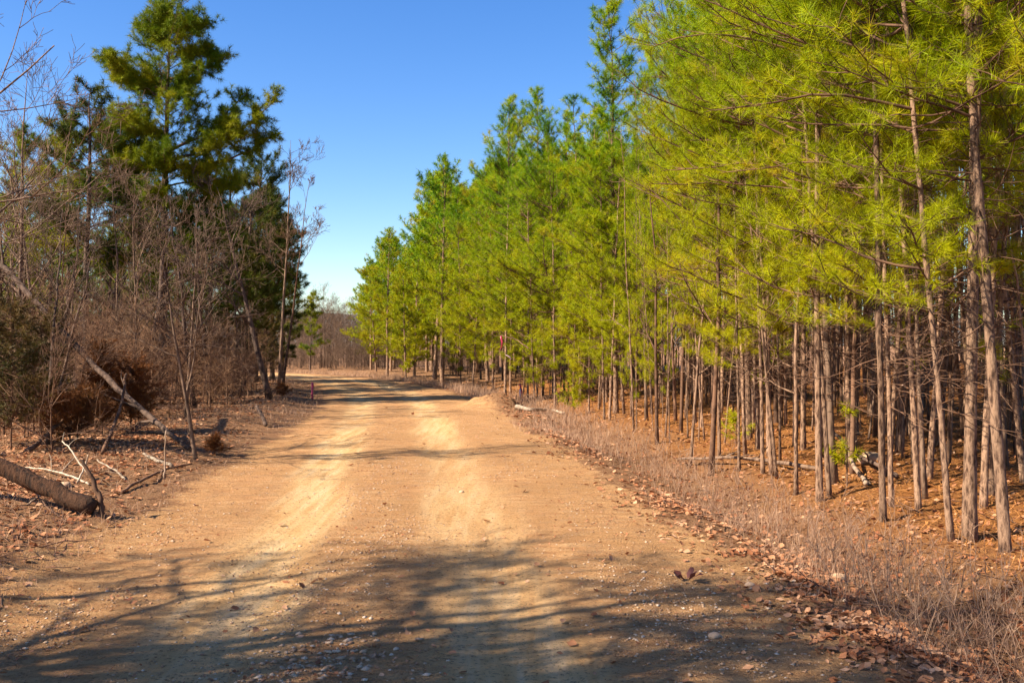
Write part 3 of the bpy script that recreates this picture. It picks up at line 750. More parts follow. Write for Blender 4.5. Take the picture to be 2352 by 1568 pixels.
for px, Y, vi, s_, lab in [(30, 21, 1, .95, "tall grey leafless tree nearest the left border inside the wood"), (88, 24, 0, 1.05, "tall grey leafless tree before the thin olive pine"),
                           (150, 20, 2, .85, "grey leafless tree above the brown-green cedar"), (262, 25, 0, .9, "grey leafless tree between the two tallest left pines"), (230, 30, 1, 1.0, "tall grey leafless tree right of the second tallest pine")]:
    place_bare(HARD[vi], PX(px, Y), Y, px*.1, s_, lab, G_L); take(PX(px, Y), Y)
# crooked dark stem beside the tallest pine
crook = bare_meshes("crooked", BARKD, seed=41, H=5.0, r0=.13, n1=5, fork=.5, spread=.6, depth=3, twig=.004, lean=(.9, .3), wob=.35)
place_bare(crook, PX(318, 25), 25.0, 0, 1.0, "crooked dark trunk just left of the tallest pine", G_L)

# bare hardwood outside the left border reaching over the sky
lt = bare_meshes("border_hardwood", GREY, seed=44, H=7.6, r0=.075, n1=5, fork=.3, spread=.9, depth=4, twig=.0032, lean=(-.3, 0), kids=(3, 5),
                 arms=[(.50, (1, 0, .55), 2.7, .024), (.62, (.9, .1, 1.1), 2.5, .024), (.40, (1, .2, .25), 2.5, .022), (.35, (1, -.2, .1), 2.0, .018), (.75, (.7, 0, 1.2), 2.2, .02)])
place_bare(lt, -7.9, 12.4, 0, 1.0, "grey leafless tree outside the left border, its branches crossing the sky", G_L)

# young pale tree on the near left verge
x, y = at(452, 1056)
pal = bare_meshes("verge_tree", GREY, seed=46, H=3.1, r0=.030, n1=4, fork=.5, spread=.8, depth=4, twig=.0022, lean=(-.55, .1), wob=.16, kids=(3, 5), up=.03,
                  arms=[(.30, (.25, .2, 1), 1.7, .017), (.42, (.7, 0, 1.0), 1.1, .012), (.46, (-1, .2, .35), 1.1, .010), (.55, (-.8, -.2, .6), .9, .009), (.50, (1, -.2, .35), .9, .008)])
place_bare(pal, x, y, 0, 1.0, "small pale-barked leafless tree on the left verge with kinked trunk", G_L); take(x, y)

# twin pale stems by the road
for px, row, ln, s, lab in [(638, 905, (.55, .2), 1.0, "pale slim leafless tree leaning right, by the road end of the left wood"),
                            (648, 895, (.8, .0), .9, "dark slim leafless stem beside the pale slim leaning tree")]:
    x, y = at(px, row)
    m = bare_meshes("slim_tree", GREY if s == 1.0 else TWIG, seed=48+int(s*10), H=7.6*s, r0=.05*s, n1=12, fork=.45, spread=.55, depth=3, twig=.004, lean=ln, wob=.1, up=.10)
    place_bare(m, x, y, 0, 1.0, lab, G_L); take(x, y)
x, y = at(622, 918)
m = bare_meshes("slant_tree", BARKD, seed=52, H=5.6, r0=.085, n1=12, fork=.35, spread=.9, depth=3, twig=.005, lean=(-1.5, .2), wob=.12)
place_bare(m, x, y, 0, 1.0, "dark left-slanting leafless tree at the verge, orange leaves at its foot", G_L); take(x, y)

# scattered leafless trees and shrubs of the left wood
k = 0
for _ in range(2500):
    if k >= 50: break
    y = 13+rs.random()*42; px = rs.uniform(-60, 690)
    x = PX(px, y); u = float(road_u(x, y))
    if u > -4.3 or not free(x, y, 1.0): continue
    if y < 20 and px > 150: continue
    q = rs.random(); ms = rs.choice(HARD) if q < .4 else rs.choice(SAP)
    where = "near the left border" if px < 170 else "before the tall pines" if px < 420 else "towards the road"
    LBARE.append(place_bare(ms if rs.random() < .6 else rs.choice(LPOLE), x, y, rs.uniform(0, 6.28), rs.uniform(.42, .72) if q < .4 else rs.uniform(.6, 1.0),
               f"{'grey many-branched leafless tree' if q < .4 else 'thin leafless stem'} in the tangled left wood, {where}, {'in front' if y < 28 else 'well back'}",
               "leafless trees of the tangled left wood")); take(x, y); k += 1
line_up(LBARE, ANCH_L, "grey leafless tree", "one back in line with the")
k = 0
for _ in range(2500):
    if k >= 56: break
    y = 12.5+rs.random()*30; px = rs.uniform(-40, 680); x = PX(px, y); u = float(road_u(x, y))
    if u > -4.0 or (y < 17 and px > 260): continue
    where = "near the left border" if px < 170 else "below the tall pines" if px < 420 else "by the road"
    LSHR.append(place_bare(rs.choice(BUSH), x, y, rs.uniform(0, 6.28), rs.uniform(.6, 1.1),
               f"leafless brown shrub in the left undergrowth, {where}, {'front rank' if y < 22 else 'rear rank'}", "shrubs of the left undergrowth", "shrub", "shrub")); k += 1
line_up(LSHR, ANCH_L, "leafless brown shrub", "one back in line with the")
sp2 = []
for _ in range(9000):
    if len(sp2) >= 300: break
    y = 15+rs.random()*45; px = rs.uniform(-80, 690); x = PX(px, y)
    if float(road_u(x, y)) > -4.2 or (y < 19 and px > 200): continue
    q = rs.choice([0, 1, 2, 0, 1, 2, 3, 4, 5, 6]); sp2.append((x, y, rs.uniform(0, 6.28), rs.uniform(.6, 1.2)*(.5 if q > 2 else 1), q))
UNDER = bark_mat("undergrowth_twigs", (.040, .016, .008), (.125, .058, .030), (.30, .165, .09), 1, 6, .2)
m1, = list(bake(BUSH+SAP, sp2, "undergrowth", "", [UNDER]))
r_ = tag(link("undergrowth", m1), "tangle of brown twigs filling the floor of the left wood", "undergrowth", None, 'stuff')
sp3 = []
for _ in range(4000):
    if len(sp3) >= 120: break
    y = 38+rs.random()*40; px = rs.uniform(-120, 590); x = PX(px, y)
    if float(road_u(x, y)) > -5 or not free(x, y, 1.3) or abs(y-62) < 5 and px > 300: continue
    sp3.append((x, y, rs.uniform(0, 6.28), rs.uniform(.48, .68), rs.randrange(2)))
m0, m1, m2 = list(bake(COARSE, sp3, "left_pine_wood", "", [BARKD, TWIG, NEEDL]))
r_ = tag(link("pine_wood", m2), "far mass of pines seen through the left-hand trees", "pine wood", None, 'stuff')
link("trunk", m0, r_)['kind'] = 'stuff'; link("branches", m1, r_)['kind'] = 'stuff'
sp4 = []
for _ in range(9000):
    if len(sp4) >= 520: break
    y = 64+rs.random()**1.8*50; px = rs.uniform(560, 1100); x = PX(px, y)
    if abs(float(road_u(x, y))) < 3.2: continue
    sp4.append((x, y, rs.uniform(0, 6.28), rs.uniform(.45, .9), rs.choice([0, 1, 2, 3, 5])))
m1, = list(bake(BUSH+SAP, sp4, "thicket", "", [GREY]))
tag(link("thicket", m1), "low grey-brown thicket beyond the road bend", "thicket", None, 'stuff')
# far grey thicket closing the road end
k = 0
for _ in range(600):
    if k >= 80: break
    y = rs.uniform(65, 92); px = rs.uniform(640, 850); x = PX(px, y)
    if not free(x, y, .7) or abs(float(road_u(x, y))) < 3.2: continue
    place_bare(rs.choice(HARD), x, y, rs.uniform(0, 6.28), rs.uniform(.42, .75), "small grey leafless tree in the thicket beyond the road bend", "grey thicket beyond the road bend"); take(x, y); k += 1

# trees behind the camera on the left: they throw the shadows over the near road
castp = pine_meshes("roadside_pine", NEEDL, BARK, seed=81, H=11.0, r0=.13, hc=4.5, Rc=2.2, nn=22, nw=.007, nl=.17, dead=20, holes=.45)
for (x, y, rz, s) in [(-9.6, 1.6, 0, 1.0), (-7.0, -.3, 2, .95), (-11.5, 3.0, 4, .9), (-8.3, 2.7, 3.2, .8), (-12.5, .2, 2, 1.0)]:
    place_pine(castp, x, y, rz, s, "roadside pine left of the viewer, outside the photo", "roadside trees outside the photo")
castb = bare_meshes("roadside_hardwood", GREY, seed=83, H=9.5, r0=.13, n1=16, fork=.3, spread=1.0, depth=3, twig=.006, kids=(3, 5))
for (x, y, rz, s) in [(-7.4, 2.9, 1, .95), (-6.2, 1.2, 3, .85), (-10.5, -.6, 5, 1.0), (-5.2, 2.3, 2, .55), (-4.6, .4, 4, .6), (-5.0, -1.0, 0, .7), (-8.3, 1.6, 2.2, .9), (-4.2, -1.8, 5.5, .55), (-3.6, 1.1, .8, .42), (-5.8, 3.3, 1.7, .6), (-4.4, 2.2, 3.3, .5), (-7.0, .6, 4.4, .75), (-5.6, -1.9, 2.7, .8)]:
    place_bare(castb, x, y, rz, s, "roadside leafless tree left of the viewer, outside the photo", "roadside trees outside the photo")

# ------------------------------------------------------------------ fallen wood
def stick(name, pts, r, mat, label, cat, group=None, sides=6, side_twigs=0, seed=0, child=None):
    """pts are world points; becomes a mesh with its origin at the first point"""
    p0 = np.array(pts[0], float); P = np.array(pts, float)-p0
    n = max(8, len(P)*4); s = np.linspace(0, 1, len(P)); q = np.linspace(0, 1, n)
    C = np.stack([np.interp(q, s, P[:, a]) for a in range(3)], -1)
    for a in range(3): C[1:-1, a] = (C[:-2, a]+C[1:-1, a]*2+C[2:, a])/4
    rg = np.random.default_rng(seed); C[1:] += rg.normal(size=(n-1, 3))*min(r[0]*.25, .008)
    t = Tubes(); t.add(C, np.interp(q, [0, 1], r), sides)
    for _ in range(side_twigs):
        i = rg.integers(2, n-1); d = unit(C[i]-C[i-1])+rg.normal(size=3)*.7; d[2] = abs(d[2])*.8
        t.add(curve_pts(C[i], unit(d), rg.uniform(.15, .5)*np.linalg.norm(P[-1])*.5, 5, rg, .2), np.linspace(r[1]*.6, .003, 5), 3)
    g = Geo(); t.into(g, .08, seed)
    o = link(name, g.mesh(name, mat)); o.location = p0; tag(o, label, cat, group); return o
def wp(px, row, Y): return ((px-1176)/FPX*Y, Y, CAM_H-(row-790)/FPX*Y)

# big rotten log, lower end on the ground
xe, ye = at(222, 1186); zz = float(ground_z(xe, ye))
logp = [(xe-.02, ye, zz+.07), (xe-.5, ye+.05, zz+.27), (xe-1.0, ye+.1, zz+.46), (xe-1.9, ye+.2, zz+.74)]
stick("fallen_log", logp, (.078, .070), ROT, "thick dark reddish log slanting down into the left foreground", "log", None, 14, 0, 3)
stick("branch", [(xe+.06, ye, zz), (xe+.0, ye+.05, zz+.2), (xe-.10, ye+.1, zz+.38), (xe-.20, ye+.15, zz+.50)], (.03, .014), TWIG,
      "curved brown sprout rising at the lower end of the dark log", "branch", "sticks lying on the left verge", 7, 0, 5)
# long leaning dead trunk
xa, ya = at(435, 1035)
stick("leaning_dead_tree", [(xa, ya, float(ground_z(xa, ya))+.03), wp(330, 945, ya+.8), wp(210, 832, ya+1.6), wp(0, 602, ya+2.6), wp(-200, 420, ya+3.4)], (.036, .055), BARKD,
      "long dead trunk slanting across the left wood down to the pale verge tree", "dead tree", G_L, 10, 10, 7)
stick("leaning_dead_tree", [wp(255, 965, 17), wp(170, 880, 17.6), wp(120, 795, 18.2), wp(50, 700, 19)], (.06, .045), GREY,
      "shorter grey dead stem leaning parallel below the long dead trunk", "dead tree", G_L, 8, 6, 8)
WH = [
 ([(205, 1062, 10.6), (178, 1048, 10.8), (120, 1031, 11.2), (56, 1031, 11.6)], .013, BLEACH, "bleached arching stick above the dark log, longest of the pale sticks"),
 ([(176, 1075, 10.6), (195, 1040, 10.7), (202, 1010, 10.8)], .011, BLEACH, "short pale stick standing where the pale sticks cross"),
 ([(215, 1078, 10.9), (190, 1050, 11.0), (160, 1005, 11.2), (143, 992, 11.4)], .011, BLEACH, "pale stick slanting down to the right across the arching stick"),
 ([(143, 995, 11.4), (160, 975, 11.5), (176, 963, 11.6)], .010, PALE, "yellowish twig pointing up to the right over the pale sticks"),
 ([(288, 1080, 11.2), (265, 1058, 11.4), (222, 1036, 11.8)], .014, BLEACH, "pale bowed stick lying right of the crossed pale sticks"),
 ([(280, 1112, 10.4), (330, 1083, 11.2), (380, 1062, 12.0), (440, 1050, 12.6)], .018, TWIG, "long thin brown pole on the litter up to the pale verge tree"),
 ([(378, 1085, 11.6), (379, 1030, 11.6), (381, 972, 11.6)], .011, PALE, "thin upright pale sapling stem left of the pale verge tree"),
 ([(395, 1058, 12.4), (350, 1052, 12.8), (330, 1046, 13.0)], .03, BLEACH, "short bleached log lying behind the upright pale stem"),
 ([(612, 976, 19.0), (600, 950, 19.2), (588, 930, 19.4)], .045, BARKD, "short dark broken stub leaning left at the road verge"),
 ([(150, 1190, 8.6), (110, 1160, 8.9), (80, 1125, 9.3)], .010, TWIG, "thin brown twig propped beneath the dark log"),
 ([(60, 1165, 9.0), (95, 1142, 9.2), (130, 1120, 9.4)], .008, PALE, "thin straw-coloured twig beneath the dark log"),
 ([(235, 1020, 13.), (262, 960, 13.5), (282, 900, 14.), (290, 840, 14.3)], .028, TWIG, "twisted brown stem rising from the brush pile at left"),
 ([(60, 1010, 13.), (110, 970, 13.6), (165, 925, 14.2)], .035, TWIG, "brown broken limb propped in the brush pile at left"),
]
for i, (pts, r, mat, lab) in enumerate(WH):
    W = [wp(*p) for p in pts]
    gz = float(ground_z(W[0][0], W[0][1])); dz = gz+r*.6-W[0][2]
    W = [(a, b, max(c+dz*(1 if abs(dz) < .6 else .5), float(ground_z(a, b))+r*.7)) for a, b, c in W]
    stick("stick", W, (r, r*.6), mat, lab, "stick", "sticks lying on the left verge", 6, 2 if i != 7 else 0, 20+i)
# pale log by the earth heap on the right shoulder
a0 = at(1186, 938); a1 = at(1225, 948); a2 = at(1262, 946); a3 = at(1296, 955)
stick("fallen_log", [(p[0], p[1], float(ground_z(*p))+.07) for p in (a0, a1, a2, a3)], (.05, .03), BLEACH, "pale crooked log on the right shoulder beside the earth heap", "log", None, 8, 2, 61)
for i, (p, q, lab) in enumerate([((1560, 1072), (1880, 1082), "long thin fallen pole lying in the dry grass before the pine stand"),
                                 ((1905, 1035), (2060, 1100), "dark fallen bough lying between the right-hand trunks"),
                                 ((1935, 1065), (1990, 1118), "pale broken limb propped by the dark fallen bough")]):
    A = at(*p); B = at(*q)
    stick("fallen_limb", [(A[0], A[1], float(ground_z(*A))+.12+.2*(i > 0)), ((A[0]+B[0])/2, (A[1]+B[1])/2, float(ground_z((A[0]+B[0])/2, (A[1]+B[1])/2))+.12), (B[0], B[1], float(ground_z(*B))+.04)],
          (.02, .03), [GREY, BARKD, PALE][i], lab, "fallen limb", None, 6, 3, 70+i)

# ------------------------------------------------------------------ survey stake and ribbons
x, y = at(717, 917); z = float(ground_z(x, y))
def box_geo(w_, d_, z0, z1, tap=1.0):
    v = []
    for zc, s in ((z0, 1), (z1, tap)):
        v += [(-w_*s, -d_*s, zc), (w_*s, -d_*s, zc), (w_*s, d_*s, zc), (-w_*s, d_*s, zc)]
    f = [(0, 3, 2, 1), (4, 5, 6, 7), (0, 1, 5, 4), (1, 2, 6, 5), (2, 3, 7, 6), (3, 0, 4, 7)]
    g = Geo(); g.add(v, f); return g
st = empty("survey_stake", x, y, z, .2); tag(st, "bright pink survey stake standing on the left verge of the road", "stake")
link("lath", box_geo(.028, .012, -.1, .50, .8).mesh("lath", simple_mat("pink_paint", (.80, .09, .20), .6), False), st)
def ribbon_geo(pts, wdt, th=.002, twist=2.0):
    P = np.array(pts, float); n = len(P); V = []
    for i in range(n):
        a = twist*i/(n-1); s = np.array([math.cos(a), math.sin(a), 0])*wdt*.5; nn_ = np.array([-math.sin(a), math.cos(a), 0])*th*.5
        V += [P[i]-s-nn_, P[i]+s-nn_, P[i]+s+nn_, P[i]-s+nn_]
    F = []
    for i in range(n-1):
        for j in range(4): F.append((i*4+j, i*4+(j+1) % 4, i*4+4+(j+1) % 4, i*4+4+j))
    F += [(3, 2, 1, 0), (n*4-4, n*4-3, n*4-2, n*4-1)]
    g = Geo(); g.add(V, F); return g
link("ribbon_tail", ribbon_geo([(.02, -.02, .46), (.04, -.03, .38), (.035, -.035, .28), (.05, -.03, .20)], .03).mesh("tail", PINK), st)
x, y = at(1196, 928); z = float(ground_z(x, y))
rs_ = empty("marker_stick", x, y, z, 0); tag(rs_, "thin stick tied with a pink and white ribbon on the right shoulder", "marker")
t = Tubes(); t.add([(0, 0, -.1), (.01, 0, .3), (.0, .01, .62), (-.02, 0, .95)], [.012, .011, .009, .006], 6); g = Geo(); t.into(g)
link("stem", g.mesh("stem", PALE), rs_)
link("ribbon_knot", ribbon_geo([(-.03, -.02, .60), (-.01, -.03, .56), (.0, -.03, .50), (-.02, -.03, .42)], .06, .004, 1.0).mesh("knot", PINK), rs_)
link("ribbon_tail", ribbon_geo([(.0, -.03, .50), (.03, -.05, .36), (.06, -.05, .22), (.06, -.04, .08)], .055, .003, 1.4).mesh("tail", PINK), rs_)
link("ribbon_tail", ribbon_geo([(-.01, -.04, .48), (-.03, -.06, .38), (-.02, -.06, .28), (.01, -.05, .12)], .05, .003, -1.2).mesh("tail2", PINKW), rs_)
Yr = 27.0
for (pa, pb, lab, mt) in [((1151, 772), (1147, 806), "long pink ribbon hanging from a bough left of the marker stick", PINK), ((1163, 815), (1172, 826), "short faded pink ribbon end below the long hanging ribbon", PINKW)]:
    A = np.array(wp(pa[0], pa[1], Yr)); B = np.array(wp(pb[0], pb[1], Yr)); M_ = (A+B)/2+np.array([.05, 0, 0])
    o = link("survey_ribbon", ribbon_geo([A-A, (A+M_)/2-A, M_-A, (M_+B)/2-A+np.array([.02, 0, 0]), B-A], .05, .003, 1.5).mesh("ribbon", mt)); o.location = A; tag(o, lab, "ribbon")
# the low bough the ribbons hang from
A = wp(1212, 770, 27.2)
stick("dead_bough", [wp(1214, 800, 26.4), wp(1185, 778, 26.8), wp(1151, 770, 27.0), wp(1135, 772, 27.1)], (.018, .008), TWIG, "thin bough carrying the long pink ribbon", "bough", None, 5, 2, 77)

# ------------------------------------------------------------------ low plants one can tell apart
def needle_plant(name, pts, n, ln, wd, mat, label, cat, seed, group=None, rad=.25, h=.5, stem=True):
    rg = np.random.default_rng(seed); x, y = pts; root = empty(name, x, y, None, 0); tag(root, label, cat, group)
    tp = []; td = []; t = Tubes(); t.add([(0, 0, -.05), (.01, .01, h*.5), (0, 0, h)], [.012, .008, .004], 5)
    for _ in range(n):
        zz = h*rg.uniform(.15, 1); az = rg.uniform(0, 6.28); e = rg.uniform(.1, .9)
        d = np.array([math.cos(az), math.sin(az), e]); L = rad*rg.uniform(.4, 1.1)*(1.15-zz/h*.6)
        B = curve_pts((0, 0, zz), unit(d), L, 5, rg, .15, .05); t.add(B, np.linspace(.006, .003, 5), 3)
        tp += [B[-1], B[3], B[2]]; td += [unit(B[-1]-B[-2]), unit(B[3]-B[1]), unit(B[2]-B[0])]
    g = Geo(); t.into(g); link("stem", g.mesh("stem", TWIG), root)
    g = Geo(); V, F = needles(np.array(tp), np.array(td), 26, ln, wd, rg, ln); g.add(V, F); link("foliage", g.mesh("foliage", mat, False), root)
    return root
needle_plant("pine_seedling", at(1690, 1030), 10, .11, .007, NEED, "lime-green pine seedling low among the right-hand trunks", "seedling", 1, None, .35, .55)
needle_plant("pine_seedling", at(1318, 958), 30, .13, .009, NEED, "yellow-green young pine left of the double-trunk pair", "seedling", 2, None, .55, 1.25)
needle_plant("pine_seedling", at(1945, 1110), 8, .11, .007, NEED, "straggly olive seedling leaning by the broken limb", "seedling", 3, None, .3, .9)
needle_plant("pine_seedling", at(1240, 925), 26, .13, .009, NEED, "bushy yellow-green young pine behind the fork by the ribbon", "seedling", 4, None, .8, 1.6)
needle_plant("dead_seedling", at(492, 1043), 26, .09, .006, BROWN, "rust-brown dead pine seedling right of the pale verge tree", "seedling", 5, None, .22, .26)
needle_plant("dead_seedling", at(648, 915), 22, .10, .010, BROWN, "orange-brown dead sprig at the foot of the slanting tree", "seedling", 6, None, .35, .35)
for i, (px, Y, h, rad, mat, lab) in enumerate([
    (235, 16.5, 1.5, .45, BROWN, "tall rust-brown dead cedar in the brush pile at left"), (160, 14.2, .6, .8, BROWN, "low rust-brown dead cedar branches left of the tall dead cedar"),
    (300, 17, 1.1, .8, BROWN, "small brown dead cedar behind the long leaning trunk"), (95, 15.8, 1.9, .9, CEDAR, "brown-green cedar second from the left border"),
    (25, 13.4, 1.9, .9, CEDAR, "dull green cedar at the left border"), (-60, 14, 1.6, .9, CEDAR, "dark cedar cut by the left border"),
    (560, 33, 2.4, 1.2, CEDAR, "dark cedar bush below the pointed pine near the road"), (490, 30, 2.0, 1.1, CEDAR, "dark cedar bush left of the slanting tree"),
    (420, 29, 1.6, 1.2, BROWN, "brown leafy bush behind the pale verge tree"), (610, 40, 2.6, 1.2, CEDAR, "olive cedar behind the pale slim leaning tree")]):
    needle_plant("cedar_bush", (PX(px, Y), Y), 150 if Y < 20 else 110, .10, .009 if Y < 20 else .014, mat, lab, "cedar", 30+i, None, rad, h)

# rocks
def rock(name, x, y, s, label, seed, flat=.6):
    rg = np.random.default_rng(seed); nu, nv = 14, 9; V = []
    for i in range(nv):
        ph = math.pi*i/(nv-1)
        for j in range(nu):
            th = 2*math.pi*j/nu; d = np.array([math.sin(ph)*math.cos(th), math.sin(ph)*math.sin(th), math.cos(ph)*flat])
            k = 1+.5*float(fbm(d[0]*1.6+seed, d[1]*1.6+d[2]*2, 3)); V.append(d*s*k*(1 if i not in (0, nv-1) else .99))
    F = [(i*nu+j, i*nu+(j+1) % nu, (i+1)*nu+(j+1) % nu, (i+1)*nu+j) for i in range(nv-1) for j in range(nu)]
    g = Geo(); g.add(V, np.array(F)[:, ::-1]); o = link(name, g.mesh(name, STONE, True)); o.location = (x, y, float(ground_z(x, y))+s*flat*.35); o.rotation_euler = (0, 0, seed); tag(o, label, "rock"); return o
for i, (px, row, s, lab) in enumerate([(150, 1118, .07, "pale sandy rock on the litter above the dark log"), (2000, 1060, .16, "yellowish rock among the right-hand trunks"),
                                       (1925, 1330, .06, "small grey-yellow stone at the edge of the near right shadow"), (1722, 1345, .035, "small white stone on the shaded right road edge"),
                                       (1640, 1462, .035, "dark stone in the near right road shadow"), (1060, 1130, .03, "small white pebble in the middle of the road")]):
    x, y = at(px, row); rock("rock", x, y, s, lab, 3+i)
# curled dead leaf on the road
x, y = at(1575, 1335)
rg = np.random.default_rng(9); g = Geo()
for k in range(7):
    a = k*.9; c = np.array([math.cos(a)*.05, math.sin(a)*.03, .02+.01*(k % 3)]); d = unit(np.array([math.cos(a), math.sin(a), .5+.3*(k % 2)]))
    s = unit(np.cross(d, [0, 0, 1]))*.028; L = .09
    g.add([c, c+d*L*.35-s, c+d*L*.45+s*.8+np.array([0, 0, .02]), c+d*L*.8-s*.6+np.array([0, 0, .015]), c+d*L], [[0, 1, 2, 2], [1, 3, 2, 2], [3, 4, 2, 2]] and [[0, 1, 3, 2], [2, 3, 4, 4]])
g = Geo()
for k in range(6):
    a = k*1.05; c = np.array([math.cos(a)*.03, math.sin(a)*.02, .01]); d = unit(np.array([math.cos(a), math.sin(a)*.6, .35+.3*(k % 2)])); s = unit(np.cross(d, [0, 0, 1]))*.03; L = .10
    g.add([c, c+d*L*.4-s, c+d*L*.5+s+np.array([0, 0, .02]), c+d*L*.75-s*.5+np.array([0, 0, .02]), c+d*L], [[0, 1, 2], [1, 3, 2], [3, 4, 2]])
o = link("dead_leaf_cluster", g.mesh("leafcluster", simple_mat("dark_red_leaf", (.13, .035, .025), .7, .2), False)); o.location = (x, y, float(ground_z(x, y))+.005); tag(o, "dark red curled leaves lying alone on the near right road", "dead leaves")

# ------------------------------------------------------------------ uncountable cover
def scatter(n, ylo, yhi, fn, seed, pw=1.0):
    """points with density falling with distance; fn(u,x,y)->probability"""
    rg = np.random.default_rng(seed)
    y = ylo*(yhi/ylo)**(rg.random(n)**pw); s = rg.uniform(-.60, .60, n); x = s*y
    u = road_u(x, y); keep = rg.random(n) < fn(u, x, y); keep &= np.abs(x) < 40
    return x[keep], y[keep], u[keep]
def blades(x, y, h, wd, rg, lean=.5, zoff=0):
    n = len(x); z = ground_z(x, y)-.01+zoff; b = np.stack([x, y, z], -1)
    az = rg.uniform(0, 6.283, n); l = rg.random(n)*lean
    d1 = unit(np.stack([np.cos(az)*l, np.sin(az)*l, np.ones(n)], -1)); d2 = unit(d1+np.stack([np.cos(az)*l*1.4, np.sin(az)*l*1.4, -.2*np.ones(n)], -1))
    fa = rg.uniform(0, 6.283, n); s = np.stack([np.cos(fa), np.sin(fa), np.zeros(n)], -1)*(wd*.5)[:, None]
    m = b+d1*(h*.5)[:, None]; t = m+d2*(h*.5)[:, None]
    V = np.stack([b-s, b+s, m-s*.75, m+s*.75, t], 1).reshape(-1, 3); o = np.arange(n)*5
    F = np.concatenate([np.stack([o, o+1, o+3], -1), np.stack([o, o+3, o+2], -1), np.stack([o+2, o+3, o+4], -1)])
    return V, F
rg = np.random.default_rng(77)
def grass_p(u, x, y):
    p = np.clip(1.1*np.exp(-((u-3.25)/.60)**2)*(u > 2.3), 0, 1)*(.10+1.0*sstep(-.12, .14, fbm(x*1.1, y*1.1, 3)))
    return np.clip(p, 0, 1)
x, y, u = scatter(300000, 4.0, 66, grass_p, 1)
# weeds grow in clumps: pull blades to clump centres
cx = np.round(x/.16)*.16+.10*(vnoise(np.round(x/.16)*7.1, np.round(y/.16)*3.3)-.5); cyy = np.round(y/.16)*.16
x2 = x*.45+cx*.55; y2 = y*.45+cyy*.55
h = rg.uniform(.05, .27, len(x))*(1+1.2*fbm(x*1.3, y*1.3))*np.clip(1.2-np.abs(u-3.6)*.25, .4, 1.2)*np.clip(.36+y/26, .5, 1.6)
V, F = blades(x2, y2, h, .0011+.00018*y, rg, .9); g = Geo(); g.add(V, F)
tag(link("dry_grass", g.mesh("dry_grass", GRASS, False)), "pinkish-tan dry grass filling the right ditch", "grass", None, 'stuff')
# fine weed stalks (branching) in the ditch
x, y, u = scatter(9000, 4.2, 40, lambda u, x, y: np.clip(np.exp(-((u-3.4)/.6)**2)*(u > 2.6), 0, 1), 2)
t = Tubes(); n_ = min(len(x), 800)
for i in range(n_):
    hh = rg.uniform(.2, .5); p = (x[i], y[i], float(ground_z(x[i], y[i]))); wdt = .0011+.00016*y[i]
    B = curve_pts(p, unit(np.array([rg.normal()*.25, rg.normal()*.25, 1.])), hh, 5, rg, .10, -.01); t.add(B, np.linspace(wdt*1.3, wdt*.6, 5), 3)
    for _ in range(5):
        k = rg.integers(2, 5); t.add(curve_pts(B[k], unit(np.array([rg.normal()*.6, rg.normal()*.6, 1.])), hh*rg.uniform(.15, .4), 4, rg, .15), np.linspace(wdt, wdt*.4, 4), 3)
g = Geo(); t.into(g); tag(link("weed_stalks", g.mesh("weed_stalks", GRASS, False)), "tangle of thin dry weed stalks in the right ditch", "weeds", None, 'stuff')
# the shoulder further on: knee-high brush along the right side, rough grass on the left bank
x, y, u = scatter(400000, 17, 72, lambda u, x, y: np.clip(((u > 2.0)*np.exp(-((u-3.1)/.8)**2)*1.1+(u < -2.2)*(u > -6)*.25)*(.25+.9*sstep(-.15, .15, fbm(x*.7, y*.7, 3))), 0, 1), 12)
hh = np.where(u > 0, rg.uniform(.12, .5, len(x)), rg.uniform(.05, .22, len(x)))*(1+1.0*fbm(x*.6, y*.6))*sstep(15, 24, y)
kk = ~((y > 20.5) & (y < 27.5) & (x > -1.6) & (u < 3.4)); x, y, hh = x[kk], y[kk], hh[kk]
V, F = blades(x, y, hh, .0012+.00026*y, rg, .9); g = Geo(); g.add(V, F)
tag(link("shoulder_brush", g.mesh("shoulder_brush", GRASS, False)), "rough brown brush and grass lining both shoulders towards the bend", "brush", None, 'stuff')
# left verge and far verge thin grass
x, y, u = scatter(60000, 6, 60, lambda u, x, y: np.clip((u < -2.5)*(u > -7.5)*(.25+.5*sstep(-.1, .2, fbm(x*.6, y*.6, 3))), 0, 1), 3)
V, F = blades(x, y, rg.uniform(.04, .17, len(x)), .0015+.00035*y, rg, 1.1); g = Geo(); g.add(V, F)
tag(link("verge_grass", g.mesh("verge_grass", GRASS, False)), "short dry grass thinly covering the left verge", "grass", None, 'stuff')

def leaves(x, y, size, rg, lift=.012):
    n = len(x); z = ground_z(x, y)+lift*rg.random(n)+.004; c = np.stack([x, y, z], -1)
    az = rg.uniform(0, 6.283, n); el = rg.normal(size=n)*.35; d = np.stack([np.cos(az)*np.cos(el), np.sin(az)*np.cos(el), np.sin(el)], -1)
    s = unit(np.cross(d, np.stack([rg.normal(size=n)*.35, rg.normal(size=n)*.35, np.ones(n)], -1))); up = np.cross(s, d)
    L = size[:, None]; W = L*rg.uniform(.25, .5, n)[:, None]; cu = L*rg.uniform(-.1, .35, n)[:, None]
    V = np.stack([c-d*L*.5, c-d*L*.05-s*W+up*cu*.6, c, c-d*L*.05+s*W+up*cu*.6, c+d*L*.3-s*W*.6+up*cu, c+d*L*.3+s*W*.6+up*cu, c+d*L*.55+up*cu*.5], 1)
    V[..., 2] = np.maximum(V[..., 2], ground_z(V[..., 0], V[..., 1])+.002)
    o = np.arange(n)*7
    F = np.concatenate([np.stack([o, o+2, o+1], -1), np.stack([o, o+3, o+2], -1), np.stack([o+1, o+2, o+4], -1), np.stack([o+2, o+3, o+5], -1), np.stack([o+4, o+2, o+6], -1), np.stack([o+2, o+5, o+6], -1)])
    return V.reshape(-1, 3), F
